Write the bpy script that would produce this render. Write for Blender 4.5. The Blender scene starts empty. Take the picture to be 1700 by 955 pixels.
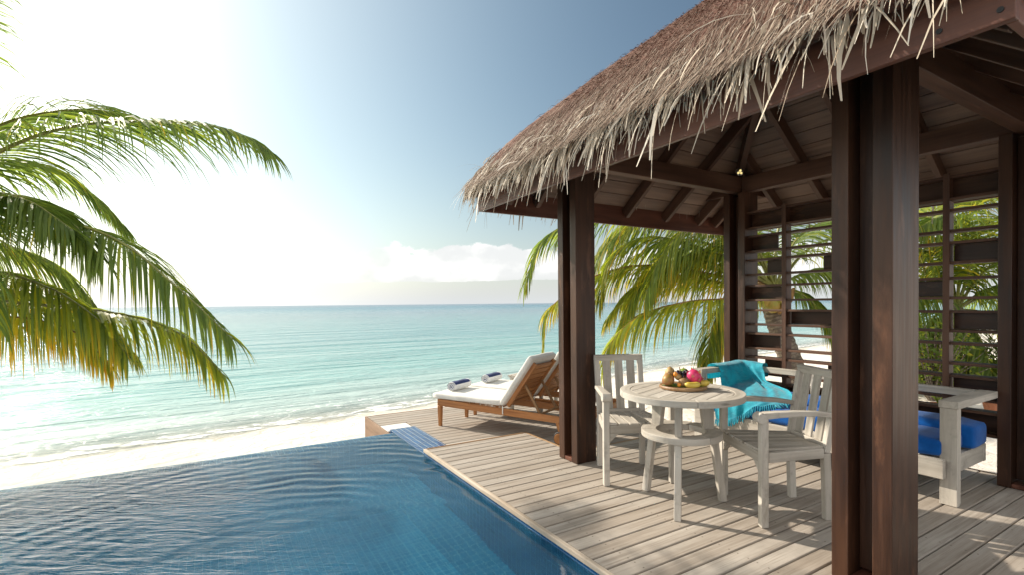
import bpy, bmesh, math, random
from mathutils import Vector as V, Matrix, Euler
random.seed(7)
R = math.radians
sc = bpy.context.scene
col = sc.collection

# ------------------------------------------------------------------ camera
CAM_H = 1.4
FPX, YAW, PITCH, ROLL, SHY = 827.2, 30.89, -0.873, -0.567, 40.1
_a, _p, _r = R(YAW), R(PITCH), R(ROLL)
cF = V((math.sin(_a)*math.cos(_p), math.cos(_a)*math.cos(_p), math.sin(_p)))
_r0 = V((math.cos(_a), -math.sin(_a), 0)); _u0 = _r0.cross(cF)
cR = math.cos(_r)*_r0 + math.sin(_r)*_u0
cU = -math.sin(_r)*_r0 + math.cos(_r)*_u0
cd = bpy.data.cameras.new('camera'); cam = bpy.data.objects.new('camera', cd); col.objects.link(cam)
m3 = Matrix((cR, cU, -cF)).transposed()
cam.matrix_world = Matrix.Translation((0, 0, CAM_H)) @ m3.to_4x4()
cd.sensor_width = 36; cd.lens = FPX/1700*36; cd.shift_y = SHY/1700
cd.clip_start = 0.05; cd.clip_end = 60000
sc.camera = cam

def at(px, py, d):
    """point seen at photo pixel (px, py), d metres in front of the camera"""
    return V((0, 0, CAM_H)) + cF*d + cR*((px-850)/FPX*d) - cU*((py-477.5-SHY)/FPX*d)

# ------------------------------------------------------------------ light
SUN_EL = 32.0
sun_dir = V((-0.46*math.cos(R(SUN_EL)), 0.888*math.cos(R(SUN_EL)), math.sin(R(SUN_EL)))).normalized()
sd = bpy.data.lights.new('sun', 'SUN'); sun = bpy.data.objects.new('sun', sd); col.objects.link(sun)
sd.energy = 4.3; sd.angle = R(0.8); sd.color = (1.0, 0.90, 0.76)
sun.rotation_euler = (-sun_dir).to_track_quat('-Z', 'Y').to_euler()
sun.location = sun_dir*30

w = bpy.data.worlds.new('World'); sc.world = w; w.use_nodes = True
nt = w.node_tree; nt.nodes.clear(); N = nt.nodes.new; Lk = nt.links.new
SKY_STRENGTH = 0.11
def wm(op, a, b=None, c=None, clamp=False):
    n = N('ShaderNodeMath'); n.operation = op; n.use_clamp = clamp
    for i, x in enumerate((a, b, c)):
        if x is None: continue
        if isinstance(x, (int, float)): n.inputs[i].default_value = x
        else: Lk(x, n.inputs[i])
    return n.outputs[0]
def wmix(f, a, b):
    n = N('ShaderNodeMix'); n.data_type = 'RGBA'
    for s, x in ((0, f), (6, a), (7, b)):
        if isinstance(x, (int, float)): n.inputs[s].default_value = x
        elif isinstance(x, tuple): n.inputs[s].default_value = (*x, 1)
        else: Lk(x, n.inputs[s])
    return n.outputs[2]
def wsmooth(x, lo, hi):
    n = N('ShaderNodeMapRange'); n.interpolation_type = 'SMOOTHSTEP'; n.clamp = True
    Lk(x, n.inputs[0]); n.inputs[1].default_value = lo; n.inputs[2].default_value = hi
    return n.outputs[0]
out = N('ShaderNodeOutputWorld'); bg = N('ShaderNodeBackground'); bg.inputs[1].default_value = SKY_STRENGTH
sky = N('ShaderNodeTexSky'); sky.sky_type = 'NISHITA'; sky.sun_disc = False
sky.sun_elevation = R(SUN_EL); sky.sun_rotation = math.atan2(sun_dir.x, sun_dir.y)
sky.altitude = 0; sky.air_density = 1.0; sky.dust_density = 0.8; sky.ozone_density = 0.7
tc = N('ShaderNodeTexCoord'); sep = N('ShaderNodeSeparateXYZ'); Lk(tc.outputs['Generated'], sep.inputs[0])
dot = N('ShaderNodeVectorMath'); dot.operation = 'DOT_PRODUCT'; Lk(tc.outputs['Generated'], dot.inputs[0]); dot.inputs[1].default_value = sun_dir
cosang = dot.outputs['Value']
# bright aureole of the hazy tropical air round the sun
halo = wm('POWER', wm('MAXIMUM', cosang, 0.0), 5.5)
halo2 = wm('POWER', wm('MAXIMUM', cosang, 0.0), 40.0)
hazez = wm('POWER', wm('SUBTRACT', 1.0, wm('ABSOLUTE', sep.outputs[2])), 8.0)
deep = wmix(wsmooth(cosang, 0.30, 0.95), (0.55, 0.585, 0.545), (0.80, 0.835, 0.70))
sk2 = N('ShaderNodeMix'); sk2.data_type = 'RGBA'; sk2.blend_type = 'MULTIPLY'; sk2.inputs[0].default_value = 1; Lk(sky.outputs[0], sk2.inputs[6]); Lk(deep, sk2.inputs[7])
hz_col = wmix(wsmooth(cosang, 0.50, 0.85), (4.1, 4.25, 4.3), (6.4, 6.35, 6.1))
skyc = wmix(wm('MULTIPLY', hazez, 1.04, clamp=True), sk2.outputs[2], hz_col)
add = N('ShaderNodeMix'); add.data_type = 'RGBA'; add.blend_type = 'ADD'; add.inputs[0].default_value = 1
glow = N('ShaderNodeVectorMath'); glow.operation = 'SCALE'; glow.inputs[0].default_value = (3.1, 3.1, 2.85)
Lk(wm('ADD', halo, wm('MULTIPLY', halo2, 1.5)), glow.inputs['Scale'])
Lk(skyc, add.inputs[6]); Lk(glow.outputs[0], add.inputs[7])
# cumulus bank low over the horizon
mp = N('ShaderNodeMapping'); mp.inputs['Scale'].default_value = (1, 1, 1.7); mp.inputs['Location'].default_value = (0.35, 0.12, 0.02); Lk(tc.outputs['Generated'], mp.inputs[0])
n1 = N('ShaderNodeTexNoise'); n1.inputs['Scale'].default_value = 9.5; n1.inputs['Detail'].default_value = 9; n1.inputs['Roughness'].default_value = 0.6; Lk(mp.outputs[0], n1.inputs[0])
n2 = N('ShaderNodeTexNoise'); n2.inputs['Scale'].default_value = 3.0; n2.inputs['Detail'].default_value = 2; Lk(mp.outputs[0], n2.inputs[0])
el = sep.outputs[2]
prof = wm('MULTIPLY', wsmooth(el, 0.034, 0.052), wm('SUBTRACT', 1.0, wsmooth(el, 0.075, 0.17)))
cval = wm('ADD', wm('ADD', wm('MULTIPLY', n1.outputs[0], 0.8), wm('MULTIPLY', n2.outputs[0], 0.35)), wm('MULTIPLY', prof, 0.6))
cmask = wm('MULTIPLY', wsmooth(cval, 0.985, 1.035), wsmooth(el, 0.024, 0.06))
n3 = N('ShaderNodeTexNoise'); n3.inputs['Scale'].default_value = 12; n3.inputs['Detail'].default_value = 6; Lk(mp.outputs[0], n3.inputs[0])
ccol = wmix(wsmooth(n3.outputs[0], 0.38, 0.62), (5.1, 5.15, 5.15), (6.7, 6.65, 6.5))
seen = wmix(wm('MULTIPLY', cmask, wm('MULTIPLY', wm('SUBTRACT', 1.0, wsmooth(cosang, 0.62, 0.72)), 0.9)), add.outputs[2], ccol)
# bright white cloud added behind the camera, out of view, as soft fill light
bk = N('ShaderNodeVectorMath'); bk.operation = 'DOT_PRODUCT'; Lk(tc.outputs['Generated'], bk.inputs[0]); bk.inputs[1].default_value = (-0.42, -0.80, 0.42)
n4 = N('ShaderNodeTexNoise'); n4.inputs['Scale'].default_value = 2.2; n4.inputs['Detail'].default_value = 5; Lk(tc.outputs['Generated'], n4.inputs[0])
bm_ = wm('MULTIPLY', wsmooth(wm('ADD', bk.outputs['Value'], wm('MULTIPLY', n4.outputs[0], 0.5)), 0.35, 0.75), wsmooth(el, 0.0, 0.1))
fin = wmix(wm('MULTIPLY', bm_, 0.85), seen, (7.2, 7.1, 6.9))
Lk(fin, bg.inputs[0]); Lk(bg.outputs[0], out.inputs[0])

sc.view_settings.view_transform = 'Standard'; sc.view_settings.look = 'None'
sc.view_settings.exposure = 0.72; sc.view_settings.gamma = 1.0; sc.view_settings.use_curve_mapping = False
sc.render.engine = 'CYCLES'
sc.cycles.use_denoising = True
sc.cycles.max_bounces = 8; sc.cycles.diffuse_bounces = 4; sc.cycles.glossy_bounces = 4; sc.cycles.transparent_max_bounces = 12
sc.cycles.sample_clamp_indirect = 8

# ------------------------------------------------------------------ mesh helpers
class MB:
    """collects shapes; every vertex carries a vector attribute 'g' (grain / tint coordinates)"""
    def __init__(s, org=(0, 0, 0)):
        s.v, s.f, s.g, s.mi = [], [], [], []; s.org = V(org)
    def add(s, vs, fs, gs, mi=0):
        k = len(s.v); s.v += [V(p) for p in vs]; s.g += [tuple(q) for q in gs]
        s.f += [tuple(i+k for i in f) for f in fs]; s.mi += [mi]*len(fs)
    def bar(s, p0, p1, w, t, up=(0, 0, 1), w1=None, t1=None, mi=0):
        """bar from p0 to p1, width w (sideways), thickness t (along up)"""
        p0, p1 = V(p0), V(p1); d = (p1-p0); L = d.length; d.normalize()
        u = V(up); side = d.cross(u)
        if side.length < 1e-4: side = d.cross(V((1, 0, 0)))
        side.normalize(); u = side.cross(d).normalized()
        w1 = w if w1 is None else w1; t1 = t if t1 is None else t1
        r = [random.uniform(0, 50) for _ in range(3)]; vs, gs = [], []
        for (p, ww, tt, l) in ((p0, w, t, 0), (p1, w1, t1, L)):
            for a, b in ((-1, -1), (1, -1), (1, 1), (-1, 1)):
                vs.append(p+side*(a*ww/2)+u*(b*tt/2)); gs.append((l+r[0], a*ww/2+r[1], b*tt/2+r[2]))
        s.add(vs, [(0, 3, 2, 1), (4, 5, 6, 7), (0, 1, 5, 4), (1, 2, 6, 5), (2, 3, 7, 6), (3, 0, 4, 7)], gs, mi)
    def box(s, lo, hi, mi=0):
        lo, hi = V(lo), V(hi); c = (lo+hi)/2; d = hi-lo
        ax = max(range(3), key=lambda i: d[i])
        e = V((0, 0, 0)); e[ax] = d[ax]/2
        up = V((0, 0, 1)) if ax != 2 else V((0, 1, 0))
        o = [i for i in range(3) if i != ax]
        if ax == 2: s.bar(c-e, c+e, d[0], d[1], up, mi=mi)
        else: s.bar(c-e, c+e, d[1] if ax == 0 else d[0], d[2], up, mi=mi)
    def prism(s, pts, nrm, thick, mi=0):
        """closed outline of 3-D points, extruded by thick along nrm"""
        n = V(nrm).normalized()*thick; k = len(pts); r = random.uniform(0, 50)
        pts = [V(p) for p in pts]
        vs = pts+[p+n for p in pts]
        a = (pts[1]-pts[0]).normalized(); b = n.normalized().cross(a); o = pts[0]
        gs = [((p-o).dot(a)+r, (p-o).dot(b)+r, (p-o).dot(n.normalized())+r) for p in vs]
        fs = [tuple(reversed(range(k))), tuple(range(k, 2*k))]+[(i, (i+1) % k, (i+1) % k+k, i+k) for i in range(k)]
        s.add(vs, fs, gs, mi)
    def tube(s, pts, rad, n=8, mi=0, cap=True, g=None):
        pts = [V(p) for p in pts]; vs, fs, gs = [], [], []; L = 0; r = random.uniform(0, 30)
        if isinstance(rad, (int, float)): rad = [rad]*len(pts)
        prev = None
        for i, p in enumerate(pts):
            d = (pts[min(i+1, len(pts)-1)]-pts[max(i-1, 0)]).normalized()
            if prev is None:
                a = d.cross(V((0.13, 0.21, 1)));
                if a.length < 1e-3: a = d.cross(V((1, 0, 0)))
            else: a = prev-d*prev.dot(d)
            a.normalize(); prev = a; b = d.cross(a)
            if i: L += (p-pts[i-1]).length
            for k in range(n):
                th = 2*math.pi*k/n
                vs.append(p+(a*math.cos(th)+b*math.sin(th))*rad[i]); gs.append(g if g else (L+r, math.cos(th)*rad[i]+r, math.sin(th)*rad[i]))
        for i in range(len(pts)-1):
            for k in range(n):
                fs.append((i*n+k, i*n+(k+1) % n, (i+1)*n+(k+1) % n, (i+1)*n+k))
        if cap:
            fs.append(tuple(reversed(range(n)))); fs.append(tuple((len(pts)-1)*n+k for k in range(n)))
        s.add(vs, fs, gs, mi)
    def lathe(s, prof, c=(0, 0, 0), n=24, mi=0, rot=None, wob=0.0):
        """profile of (r, z) turned round z"""
        c = V(c); vs, fs, gs = [], [], []; q = random.uniform(0, 30)
        wb = [1+wob*random.uniform(-1, 1) for _ in range(n)]
        for (r, z) in prof:
            for k in range(n):
                th = 2*math.pi*k/n; p = V((r*math.cos(th)*wb[k], r*math.sin(th)*wb[k], z))
                if rot: p = rot @ p
                vs.append(c+p); gs.append((p.x+q, p.y+q, p.z+q))
        for i in range(len(prof)-1):
            for k in range(n): fs.append((i*n+k, i*n+(k+1) % n, (i+1)*n+(k+1) % n, (i+1)*n+k))
        fs.append(tuple(reversed(range(n)))); fs.append(tuple((len(prof)-1)*n+k for k in range(n)))
        s.add(vs, fs, gs, mi)
    def blob(s, c, r, n=14, m=9, lump=0.0, rot=None, pinch=0.0, seed=0):
        """ellipsoid with lumps"""
        rnd = random.Random(seed); ph = [rnd.uniform(0, 6.28) for _ in range(6)]
        c = V(c); r = V(r); vs, fs, gs = [], [], []; q = rnd.uniform(0, 30)
        for i in range(m+1):
            la = -math.pi/2+math.pi*i/m
            for k in range(n):
                th = 2*math.pi*k/n
                d = V((math.cos(la)*math.cos(th), math.cos(la)*math.sin(th), math.sin(la)))
                f = 1+lump*(math.sin(3*d.x+ph[0])*math.sin(2.5*d.y+ph[1])+0.6*math.sin(5*d.z+ph[2]+2*d.x))-pinch*max(0, d.z)**3
                p = V((d.x*r.x, d.y*r.y, d.z*r.z))*f
                if rot: p = rot @ p
                vs.append(c+p); gs.append((p.x+q, p.y+q, i/m))
        for i in range(m):
            for k in range(n): fs.append((i*n+k, i*n+(k+1) % n, (i+1)*n+(k+1) % n, (i+1)*n+k))
        s.add(vs, fs, gs)
    def build(s, name, mats, parent=None, bevel=0, smooth=False, kind=None, seg=2, weld=False, subdiv=0):
        me = bpy.data.meshes.new(name)
        me.from_pydata([p-s.org for p in s.v], [], s.f)
        at_ = me.attributes.new('g', 'FLOAT_VECTOR', 'POINT')
        at_.data.foreach_set('vector', [c for q in s.g for c in q])
        mats = mats if isinstance(mats, (list, tuple)) else [mats]
        for m in mats: me.materials.append(m)
        if len(mats) > 1: me.polygons.foreach_set('material_index', s.mi)
        if weld:
            bm = bmesh.new(); bm.from_mesh(me); bmesh.ops.remove_doubles(bm, verts=bm.verts, dist=1e-5); bm.to_mesh(me); bm.free()
        if smooth: me.polygons.foreach_set('use_smooth', [True]*len(me.polygons))
        me.update(); me.validate()
        o = bpy.data.objects.new(name, me); col.objects.link(o)
        if parent: o.parent = parent
        else: o.location = s.org
        if kind: o['kind'] = kind
        if bevel:
            b = o.modifiers.new('bevel', 'BEVEL'); b.width = bevel; b.segments = seg; b.limit_method = 'ANGLE'; b.angle_limit = R(40)
            b.harden_normals = False
        if subdiv:
            b = o.modifiers.new('sub', 'SUBSURF'); b.levels = subdiv; b.render_levels = subdiv
        return o

def empty(name, loc, rz=0):
    o = bpy.data.objects.new(name, None); col.objects.link(o); o.location = loc; o.rotation_euler = (0, 0, rz); o.empty_display_size = 0.1
    return o
def tag(o, label, cat, group=None):
    o['label'] = label; o['category'] = cat
    if group: o['group'] = group
    return o
def copy_tree(o, parent=None):
    c = o.copy(); col.objects.link(c)
    if parent: c.parent = parent
    for ch in list(o.children): copy_tree(ch, c)
    return c

# ------------------------------------------------------------------ materials
def mat(name):
    m = bpy.data.materials.new(name); m.use_nodes = True; t = m.node_tree; t.nodes.clear()
    o = t.nodes.new('ShaderNodeOutputMaterial'); b = t.nodes.new('ShaderNodeBsdfPrincipled'); t.links.new(b.outputs[0], o.inputs[0])
    return m, t, b, o
class NT:
    def __init__(s, t): s.t = t
    def n(s, typ, **k):
        x = s.t.nodes.new(typ)
        for a, b in k.items(): setattr(x, a, b)
        return x
    def set(s, sock, x):
        if x is None: return
        if isinstance(x, (int, float)): sock.default_value = x
        elif isinstance(x, tuple):
            sock.default_value = (*x, 1) if sock.type == 'RGBA' and len(x) == 3 else x
        else: s.t.links.new(x, sock)
    def math(s, op, a, b=None, c=None, clamp=False):
        x = s.n('ShaderNodeMath', operation=op, use_clamp=clamp)
        for i, q in enumerate((a, b, c)): s.set(x.inputs[i], q)
        return x.outputs[0]
    def mix(s, f, a, b, blend='MIX'):
        x = s.n('ShaderNodeMix', data_type='RGBA', blend_type=blend); s.set(x.inputs[0], f); s.set(x.inputs[6], a); s.set(x.inputs[7], b); return x.outputs[2]
    def attr(s, name='g'): return s.n('ShaderNodeAttribute', attribute_name=name).outputs['Vector']
    def mapv(s, v, scale=(1, 1, 1), loc=(0, 0, 0), rot=(0, 0, 0)):
        x = s.n('ShaderNodeMapping'); s.set(x.inputs[0], v); x.inputs['Scale'].default_value = scale; x.inputs['Location'].default_value = loc; x.inputs['Rotation'].default_value = rot; return x.outputs[0]
    def noise(s, v, scale=5, detail=4, rough=0.5, dist=0):
        x = s.n('ShaderNodeTexNoise'); s.set(x.inputs['Vector'], v); x.inputs['Scale'].default_value = scale; x.inputs['Detail'].default_value = detail; x.inputs['Roughness'].default_value = rough; x.inputs['Distortion'].default_value = dist; return x.outputs[0]
    def smooth(s, x, lo, hi, a=0.0, b=1.0):
        q = s.n('ShaderNodeMapRange', interpolation_type='SMOOTHSTEP', clamp=True); s.set(q.inputs[0], x); q.inputs[1].default_value = lo; q.inputs[2].default_value = hi; q.inputs[3].default_value = a; q.inputs[4].default_value = b; return q.outputs[0]
    def bump(s, h, strength=0.3, dist=0.01, normal=None):
        x = s.n('ShaderNodeBump'); x.inputs['Strength'].default_value = strength; x.inputs['Distance'].default_value = dist; s.set(x.inputs['Height'], h); s.set(x.inputs['Normal'], normal); return x.outputs[0]
    def sep(s, v):
        x = s.n('ShaderNodeSeparateXYZ'); s.set(x.inputs[0], v); return x.outputs

def wood(name, dark, mid, light, rough=0.6, grain=1.0, spec=0.3, bump=0.25, wear=None, coat=0.0, stains=0.0):
    m, t, b, o = mat(name); q = NT(t); g = q.attr()
    g1 = q.noise(q.mapv(g, (1.6, 34, 34)), 1.0, 6, 0.6, 0.3)
    g2 = q.noise(q.mapv(g, (0.7, 5, 5)), 1.0, 4, 0.55)
    g3 = q.noise(q.mapv(g, (3.5, 120, 120)), 1.0, 3, 0.6)
    c = q.mix(q.smooth(g1, 0.3, 0.7), dark, mid)
    c = q.mix(q.smooth(g2, 0.4, 0.75), c, light)
    c = q.mix(q.math('MULTIPLY', q.smooth(g3, 0.5, 0.72), 0.35*grain), c, dark)
    if wear:
        g4 = q.noise(q.mapv(g, (2.2, 9, 9)), 1.0, 8, 0.7)
        c = q.mix(q.smooth(g4, 0.55, 0.72), c, wear)
    if stains:
        g5 = q.noise(q.n('ShaderNodeTexCoord').outputs['Object'], 6.5, 6, 0.68); c = q.mix(q.smooth(g5, 0.54, 0.72, 0, stains), c, tuple(x*0.55 for x in mid))
        g6 = q.noise(q.mapv(g, (3.0, 14, 14)), 1.0, 2, 0.5); c = q.mix(q.smooth(g6, 0.73, 0.79, 0, 0.7), c, tuple(x*0.4 for x in dark))
    q.set(b.inputs['Base Color'], c)
    q.set(b.inputs['Roughness'], q.smooth(g1, 0.2, 0.8, rough-0.08, rough+0.12))
    b.inputs['Specular IOR Level'].default_value = spec
    if coat: b.inputs['Coat Weight'].default_value = coat; b.inputs['Coat Roughness'].default_value = 0.3
    q.set(b.inputs['Normal'], q.bump(q.math('ADD', g1, q.math('MULTIPLY', g3, 0.6)), bump, 0.004))
    return m
M = {}
M['dark'] = wood('dark_stained_timber', (0.022, 0.009, 0.005), (0.050, 0.020, 0.010), (0.080, 0.034, 0.017), 0.40, 0.8, 0.4, 0.12, wear=(0.115, 0.050, 0.026))
M['rafter'] = wood('brown_rafter_timber', (0.058, 0.025, 0.014), (0.105, 0.048, 0.028), (0.145, 0.072, 0.043), 0.5, 0.7, 0.4, 0.12)
M['lining'] = wood('roof_lining_boards', (0.13, 0.077, 0.052), (0.215, 0.132, 0.092), (0.265, 0.17, 0.12), 0.55, 0.6, 0.35, 0.12)
M['fascia'] = wood('red_brown_fascia', (0.07, 0.024, 0.015), (0.13, 0.046, 0.027), (0.18, 0.07, 0.042), 0.42, 0.6, 0.45, 0.12)
M['grey'] = wood('weathered_grey_teak', (0.33, 0.30, 0.255), (0.47, 0.43, 0.375), (0.60, 0.56, 0.50), 0.75, 1.0, 0.2, 0.4, wear=(0.36, 0.325, 0.275), stains=0.6)
M['teak'] = wood('warm_oiled_teak', (0.27, 0.105, 0.032), (0.47, 0.205, 0.072), (0.55, 0.26, 0.10), 0.45, 0.8, 0.4, 0.15)
M['strut'] = wood('pale_teak_strut', (0.20, 0.11, 0.05), (0.34, 0.20, 0.10), (0.40, 0.26, 0.14), 0.5, 0.8, 0.3, 0.15)
M['cope'] = wood('bleached_coping', (0.33, 0.26, 0.19), (0.52, 0.44, 0.35), (0.62, 0.54, 0.45), 0.8, 1.0, 0.2, 0.5, wear=(0.40, 0.32, 0.24), stains=0.7)
M['deckside'] = wood('deck_side_boards', (0.16, 0.10, 0.065), (0.27, 0.175, 0.12), (0.33, 0.23, 0.165), 0.7, 0.8, 0.2, 0.2)

def deck_mat():
    m, t, b, o = mat('weathered_deck'); q = NT(t); g = q.attr(); s = q.sep(g)
    rnd = q.n('ShaderNodeTexWhiteNoise', noise_dimensions='1D'); q.set(rnd.inputs['W'], q.math('FLOOR', s[2])); rv = rnd.outputs[0]
    g1 = q.noise(q.mapv(g, (1.3, 40, 1.7)), 1.0, 6, 0.62, 0.2)
    g2 = q.noise(q.mapv(g, (0.9, 6, 1.7)), 1.0, 5, 0.6)
    g3 = q.noise(q.mapv(g, (3, 150, 1.7)), 1.0, 3, 0.6)
    c = q.mix(q.smooth(g1, 0.3, 0.7), (0.24, 0.205, 0.17), (0.42, 0.372, 0.32))
    c = q.mix(q.math('MULTIPLY', q.smooth(g2, 0.4, 0.7), 0.75), c, (0.49, 0.45, 0.40))
    c = q.mix(q.math('MULTIPLY', q.smooth(g3, 0.52, 0.7), 0.4), c, (0.16, 0.12, 0.085))
    c = q.mix(q.math('MULTIPLY', rv, 0.45), c, (0.27, 0.215, 0.165))
    tcx = q.n('ShaderNodeTexCoord').outputs['Object']
    st = q.noise(tcx, 1.7, 5, 0.65); c = q.mix(q.math('MULTIPLY', q.smooth(st, 0.52, 0.75), 0.5), c, (0.21, 0.185, 0.16))
    ox = q.sep(tcx)[0]; dx = q.math('MULTIPLY', q.math('SUBTRACT', q.math('FRACT', q.math('DIVIDE', ox, 0.55)), 0.5), 0.55); dy = q.math('SUBTRACT', q.math('ABSOLUTE', s[1]), 0.032)
    ds = q.math('SQRT', q.math('ADD', q.math('MULTIPLY', dx, dx), q.math('MULTIPLY', dy, dy)))
    c = q.mix(q.smooth(ds, 0.0035, 0.006, 0.75, 0.0), c, (0.07, 0.05, 0.035))
    kn = q.noise(q.mapv(g, (2.2, 16, 1.7)), 1.0, 2, 0.5); c = q.mix(q.smooth(kn, 0.74, 0.80, 0, 0.6), c, (0.13, 0.085, 0.055))
    q.set(b.inputs['Base Color'], c); b.inputs['Roughness'].default_value = 0.72; b.inputs['Specular IOR Level'].default_value = 0.3
    q.set(b.inputs['Normal'], q.bump(q.math('ADD', g1, q.math('MULTIPLY', g3, 0.5)), 0.35, 0.004))
    return m
M['deck'] = deck_mat()

def plain(name, c, rough=0.5, spec=0.4, var=0.12, scale=30, bump=0.0, metallic=0.0):
    m, t, b, o = mat(name); q = NT(t); tcx = q.n('ShaderNodeTexCoord').outputs['Object']
    n = q.noise(tcx, scale, 4, 0.6)
    d = tuple(x*(1-var) for x in c); l = tuple(min(1, x*(1+var)) for x in c)
    q.set(b.inputs['Base Color'], q.mix(q.smooth(n, 0.3, 0.7), d, l)); b.inputs['Roughness'].default_value = rough
    b.inputs['Specular IOR Level'].default_value = spec; b.inputs['Metallic'].default_value = metallic
    if bump: q.set(b.inputs['Normal'], q.bump(n, bump, 0.004))
    return m
def fabric(name, c, c2, weave=450, fold=0.3, trans=0.0, rough=0.9):
    m, t, b, o = mat(name); q = NT(t); tcx = q.n('ShaderNodeTexCoord').outputs['Object']
    n = q.noise(tcx, 7, 5, 0.6); wv = q.noise(tcx, weave, 2, 0.5)
    q.set(b.inputs['Base Color'], q.mix(q.smooth(n, 0.3, 0.7), c, c2)); b.inputs['Roughness'].default_value = rough
    b.inputs['Sheen Weight'].default_value = 0.15; b.inputs['Specular IOR Level'].default_value = 0.15
    q.set(b.inputs['Normal'], q.bump(q.math('ADD', q.math('MULTIPLY', wv, 0.12), q.math('MULTIPLY', n, fold)), 0.5, 0.02))
    return m
M['white_cloth'] = fabric('cream_canvas', (0.66, 0.645, 0.60), (0.74, 0.725, 0.68), fold=0.5)
M['blue_cloth'] = fabric('royal_blue_canvas', (0.002, 0.066, 0.27), (0.004, 0.095, 0.36), fold=0.6)
M['towel_white'] = fabric('white_terry', (0.72, 0.73, 0.75), (0.8, 0.8, 0.8), 260, 0.3)
M['towel_navy'] = fabric('navy_terry', (0.010, 0.022, 0.10), (0.018, 0.04, 0.16), 260, 0.3)
def scarf_mat():
    m, t, b, o = mat('turquoise_pashmina'); q = NT(t); tcx = q.n('ShaderNodeTexCoord').outputs['Object']
    n = q.noise(tcx, 9, 4, 0.6, 1.0); n2 = q.noise(q.mapv(q.attr(), (6, 60, 1)), 1, 3, 0.6)
    c = q.mix(q.smooth(n, 0.35, 0.62), (0.0, 0.27, 0.40), (0.005, 0.42, 0.56))
    c = q.mix(q.math('MULTIPLY', q.smooth(n2, 0.55, 0.7), 0.35), c, (0.12, 0.62, 0.70))
    q.set(b.inputs['Base Color'], c); b.inputs['Roughness'].default_value = 0.75; b.inputs['Sheen Weight'].default_value = 0.3
    tr = q.n('ShaderNodeBsdfTranslucent'); q.set(tr.inputs[0], c)
    mx = q.n('ShaderNodeMixShader'); mx.inputs[0].default_value = 0.25
    t.links.new(b.outputs[0], mx.inputs[1]); t.links.new(tr.outputs[0], mx.inputs[2]); t.links.new(mx.outputs[0], o.inputs[0])
    q.set(b.inputs['Normal'], q.bump(q.math('ADD', n, n2), 0.5, 0.01))
    return m
M['scarf'] = scarf_mat()

def leaf_mat():
    """g = (along leaflet, random, yellowness)"""
    m, t, b, o = mat('palm_leaflet'); q = NT(t); s = q.sep(q.attr())
    c = q.mix(s[1], (0.090, 0.150, 0.034), (0.175, 0.240, 0.055))
    yel = q.mix(s[1], (0.50, 0.39, 0.03), (0.52, 0.31, 0.03))
    lime = q.mix(s[1], (0.25, 0.30, 0.028), (0.38, 0.40, 0.04))
    c = q.mix(q.smooth(s[2], 0.1, 0.45), c, lime)
    f = q.math('ADD', q.math('MULTIPLY', s[2], 0.95), q.math('MULTIPLY', q.math('MULTIPLY', s[0], s[0]), q.math('ADD', 0.15, q.math('MULTIPLY', s[2], 1.0))))
    f = q.math('ADD', f, q.math('MULTIPLY', q.math('SUBTRACT', s[1], 0.5), 0.35))
    c = q.mix(q.smooth(f, 0.45, 1.05), c, yel)
    c = q.mix(q.math('MULTIPLY', q.smooth(s[0], 0.88, 1.0), 0.6), c, (0.16, 0.085, 0.04))
    c = q.mix(q.smooth(s[2], 1.05, 1.3), c, (0.20, 0.13, 0.08))
    q.set(b.inputs['Base Color'], c); b.inputs['Roughness'].default_value = 0.5; b.inputs['Specular IOR Level'].default_value = 0.3
    tr = q.n('ShaderNodeBsdfTranslucent'); q.set(tr.inputs[0], q.mix(0.5, c, q.mix(1.0, c, (2.3, 2.1, 1.0), 'MULTIPLY')))
    mx = q.n('ShaderNodeMixShader'); mx.inputs[0].default_value = 0.58
    t.links.new(b.outputs[0], mx.inputs[1]); t.links.new(tr.outputs[0], mx.inputs[2]); t.links.new(mx.outputs[0], o.inputs[0])
    return m
M['leaf'] = leaf_mat()
M['rachis'] = plain('palm_rachis', (0.20, 0.20, 0.045), 0.45, 0.4, 0.3, 9)
M['oldrachis'] = plain('dry_palm_rachis', (0.30, 0.17, 0.06), 0.55, 0.3, 0.3, 9)
def bark_mat():
    m, t, b, o = mat('palm_bark'); q = NT(t); s = q.sep(q.attr())
    wv = q.math('SINE', q.math('ADD', q.math('MULTIPLY', s[0], 95), q.math('MULTIPLY', q.noise(q.attr(), 9, 3), 5)))
    n = q.noise(q.attr(), 14, 6, 0.65)
    c = q.mix(q.smooth(n, 0.3, 0.7), (0.13, 0.10, 0.075), (0.30, 0.245, 0.19)); c = q.mix(q.smooth(wv, 0.4, 1.0, 0, 0.6), c, (0.085, 0.06, 0.045))
    q.set(b.inputs['Base Color'], c); b.inputs['Roughness'].default_value = 0.9
    q.set(b.inputs['Normal'], q.bump(q.math('ADD', wv, n), 0.7, 0.01)); return m
M['bark'] = bark_mat()
def thatch_mat(name, a, bcol, ccol, tr=0.12):
    m, t, b, o = mat(name); q = NT(t); s = q.sep(q.attr())
    c = q.mix(q.smooth(s[1], 0.0, 0.55), a, bcol); c = q.mix(q.smooth(s[1], 0.5, 1.0), c, ccol)
    q.set(b.inputs['Base Color'], c); b.inputs['Roughness'].default_value = 0.62; b.inputs['Specular IOR Level'].default_value = 0.3
    tl = q.n('ShaderNodeBsdfTranslucent'); q.set(tl.inputs[0], c)
    mx = q.n('ShaderNodeMixShader'); mx.inputs[0].default_value = tr
    t.links.new(b.outputs[0], mx.inputs[1]); t.links.new(tl.outputs[0], mx.inputs[2]); t.links.new(mx.outputs[0], o.inputs[0])
    return m
M['strand'] = thatch_mat('thatch_strands', (0.125, 0.060, 0.038), (0.24, 0.172, 0.125), (0.50, 0.415, 0.325), 0.0)
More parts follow.
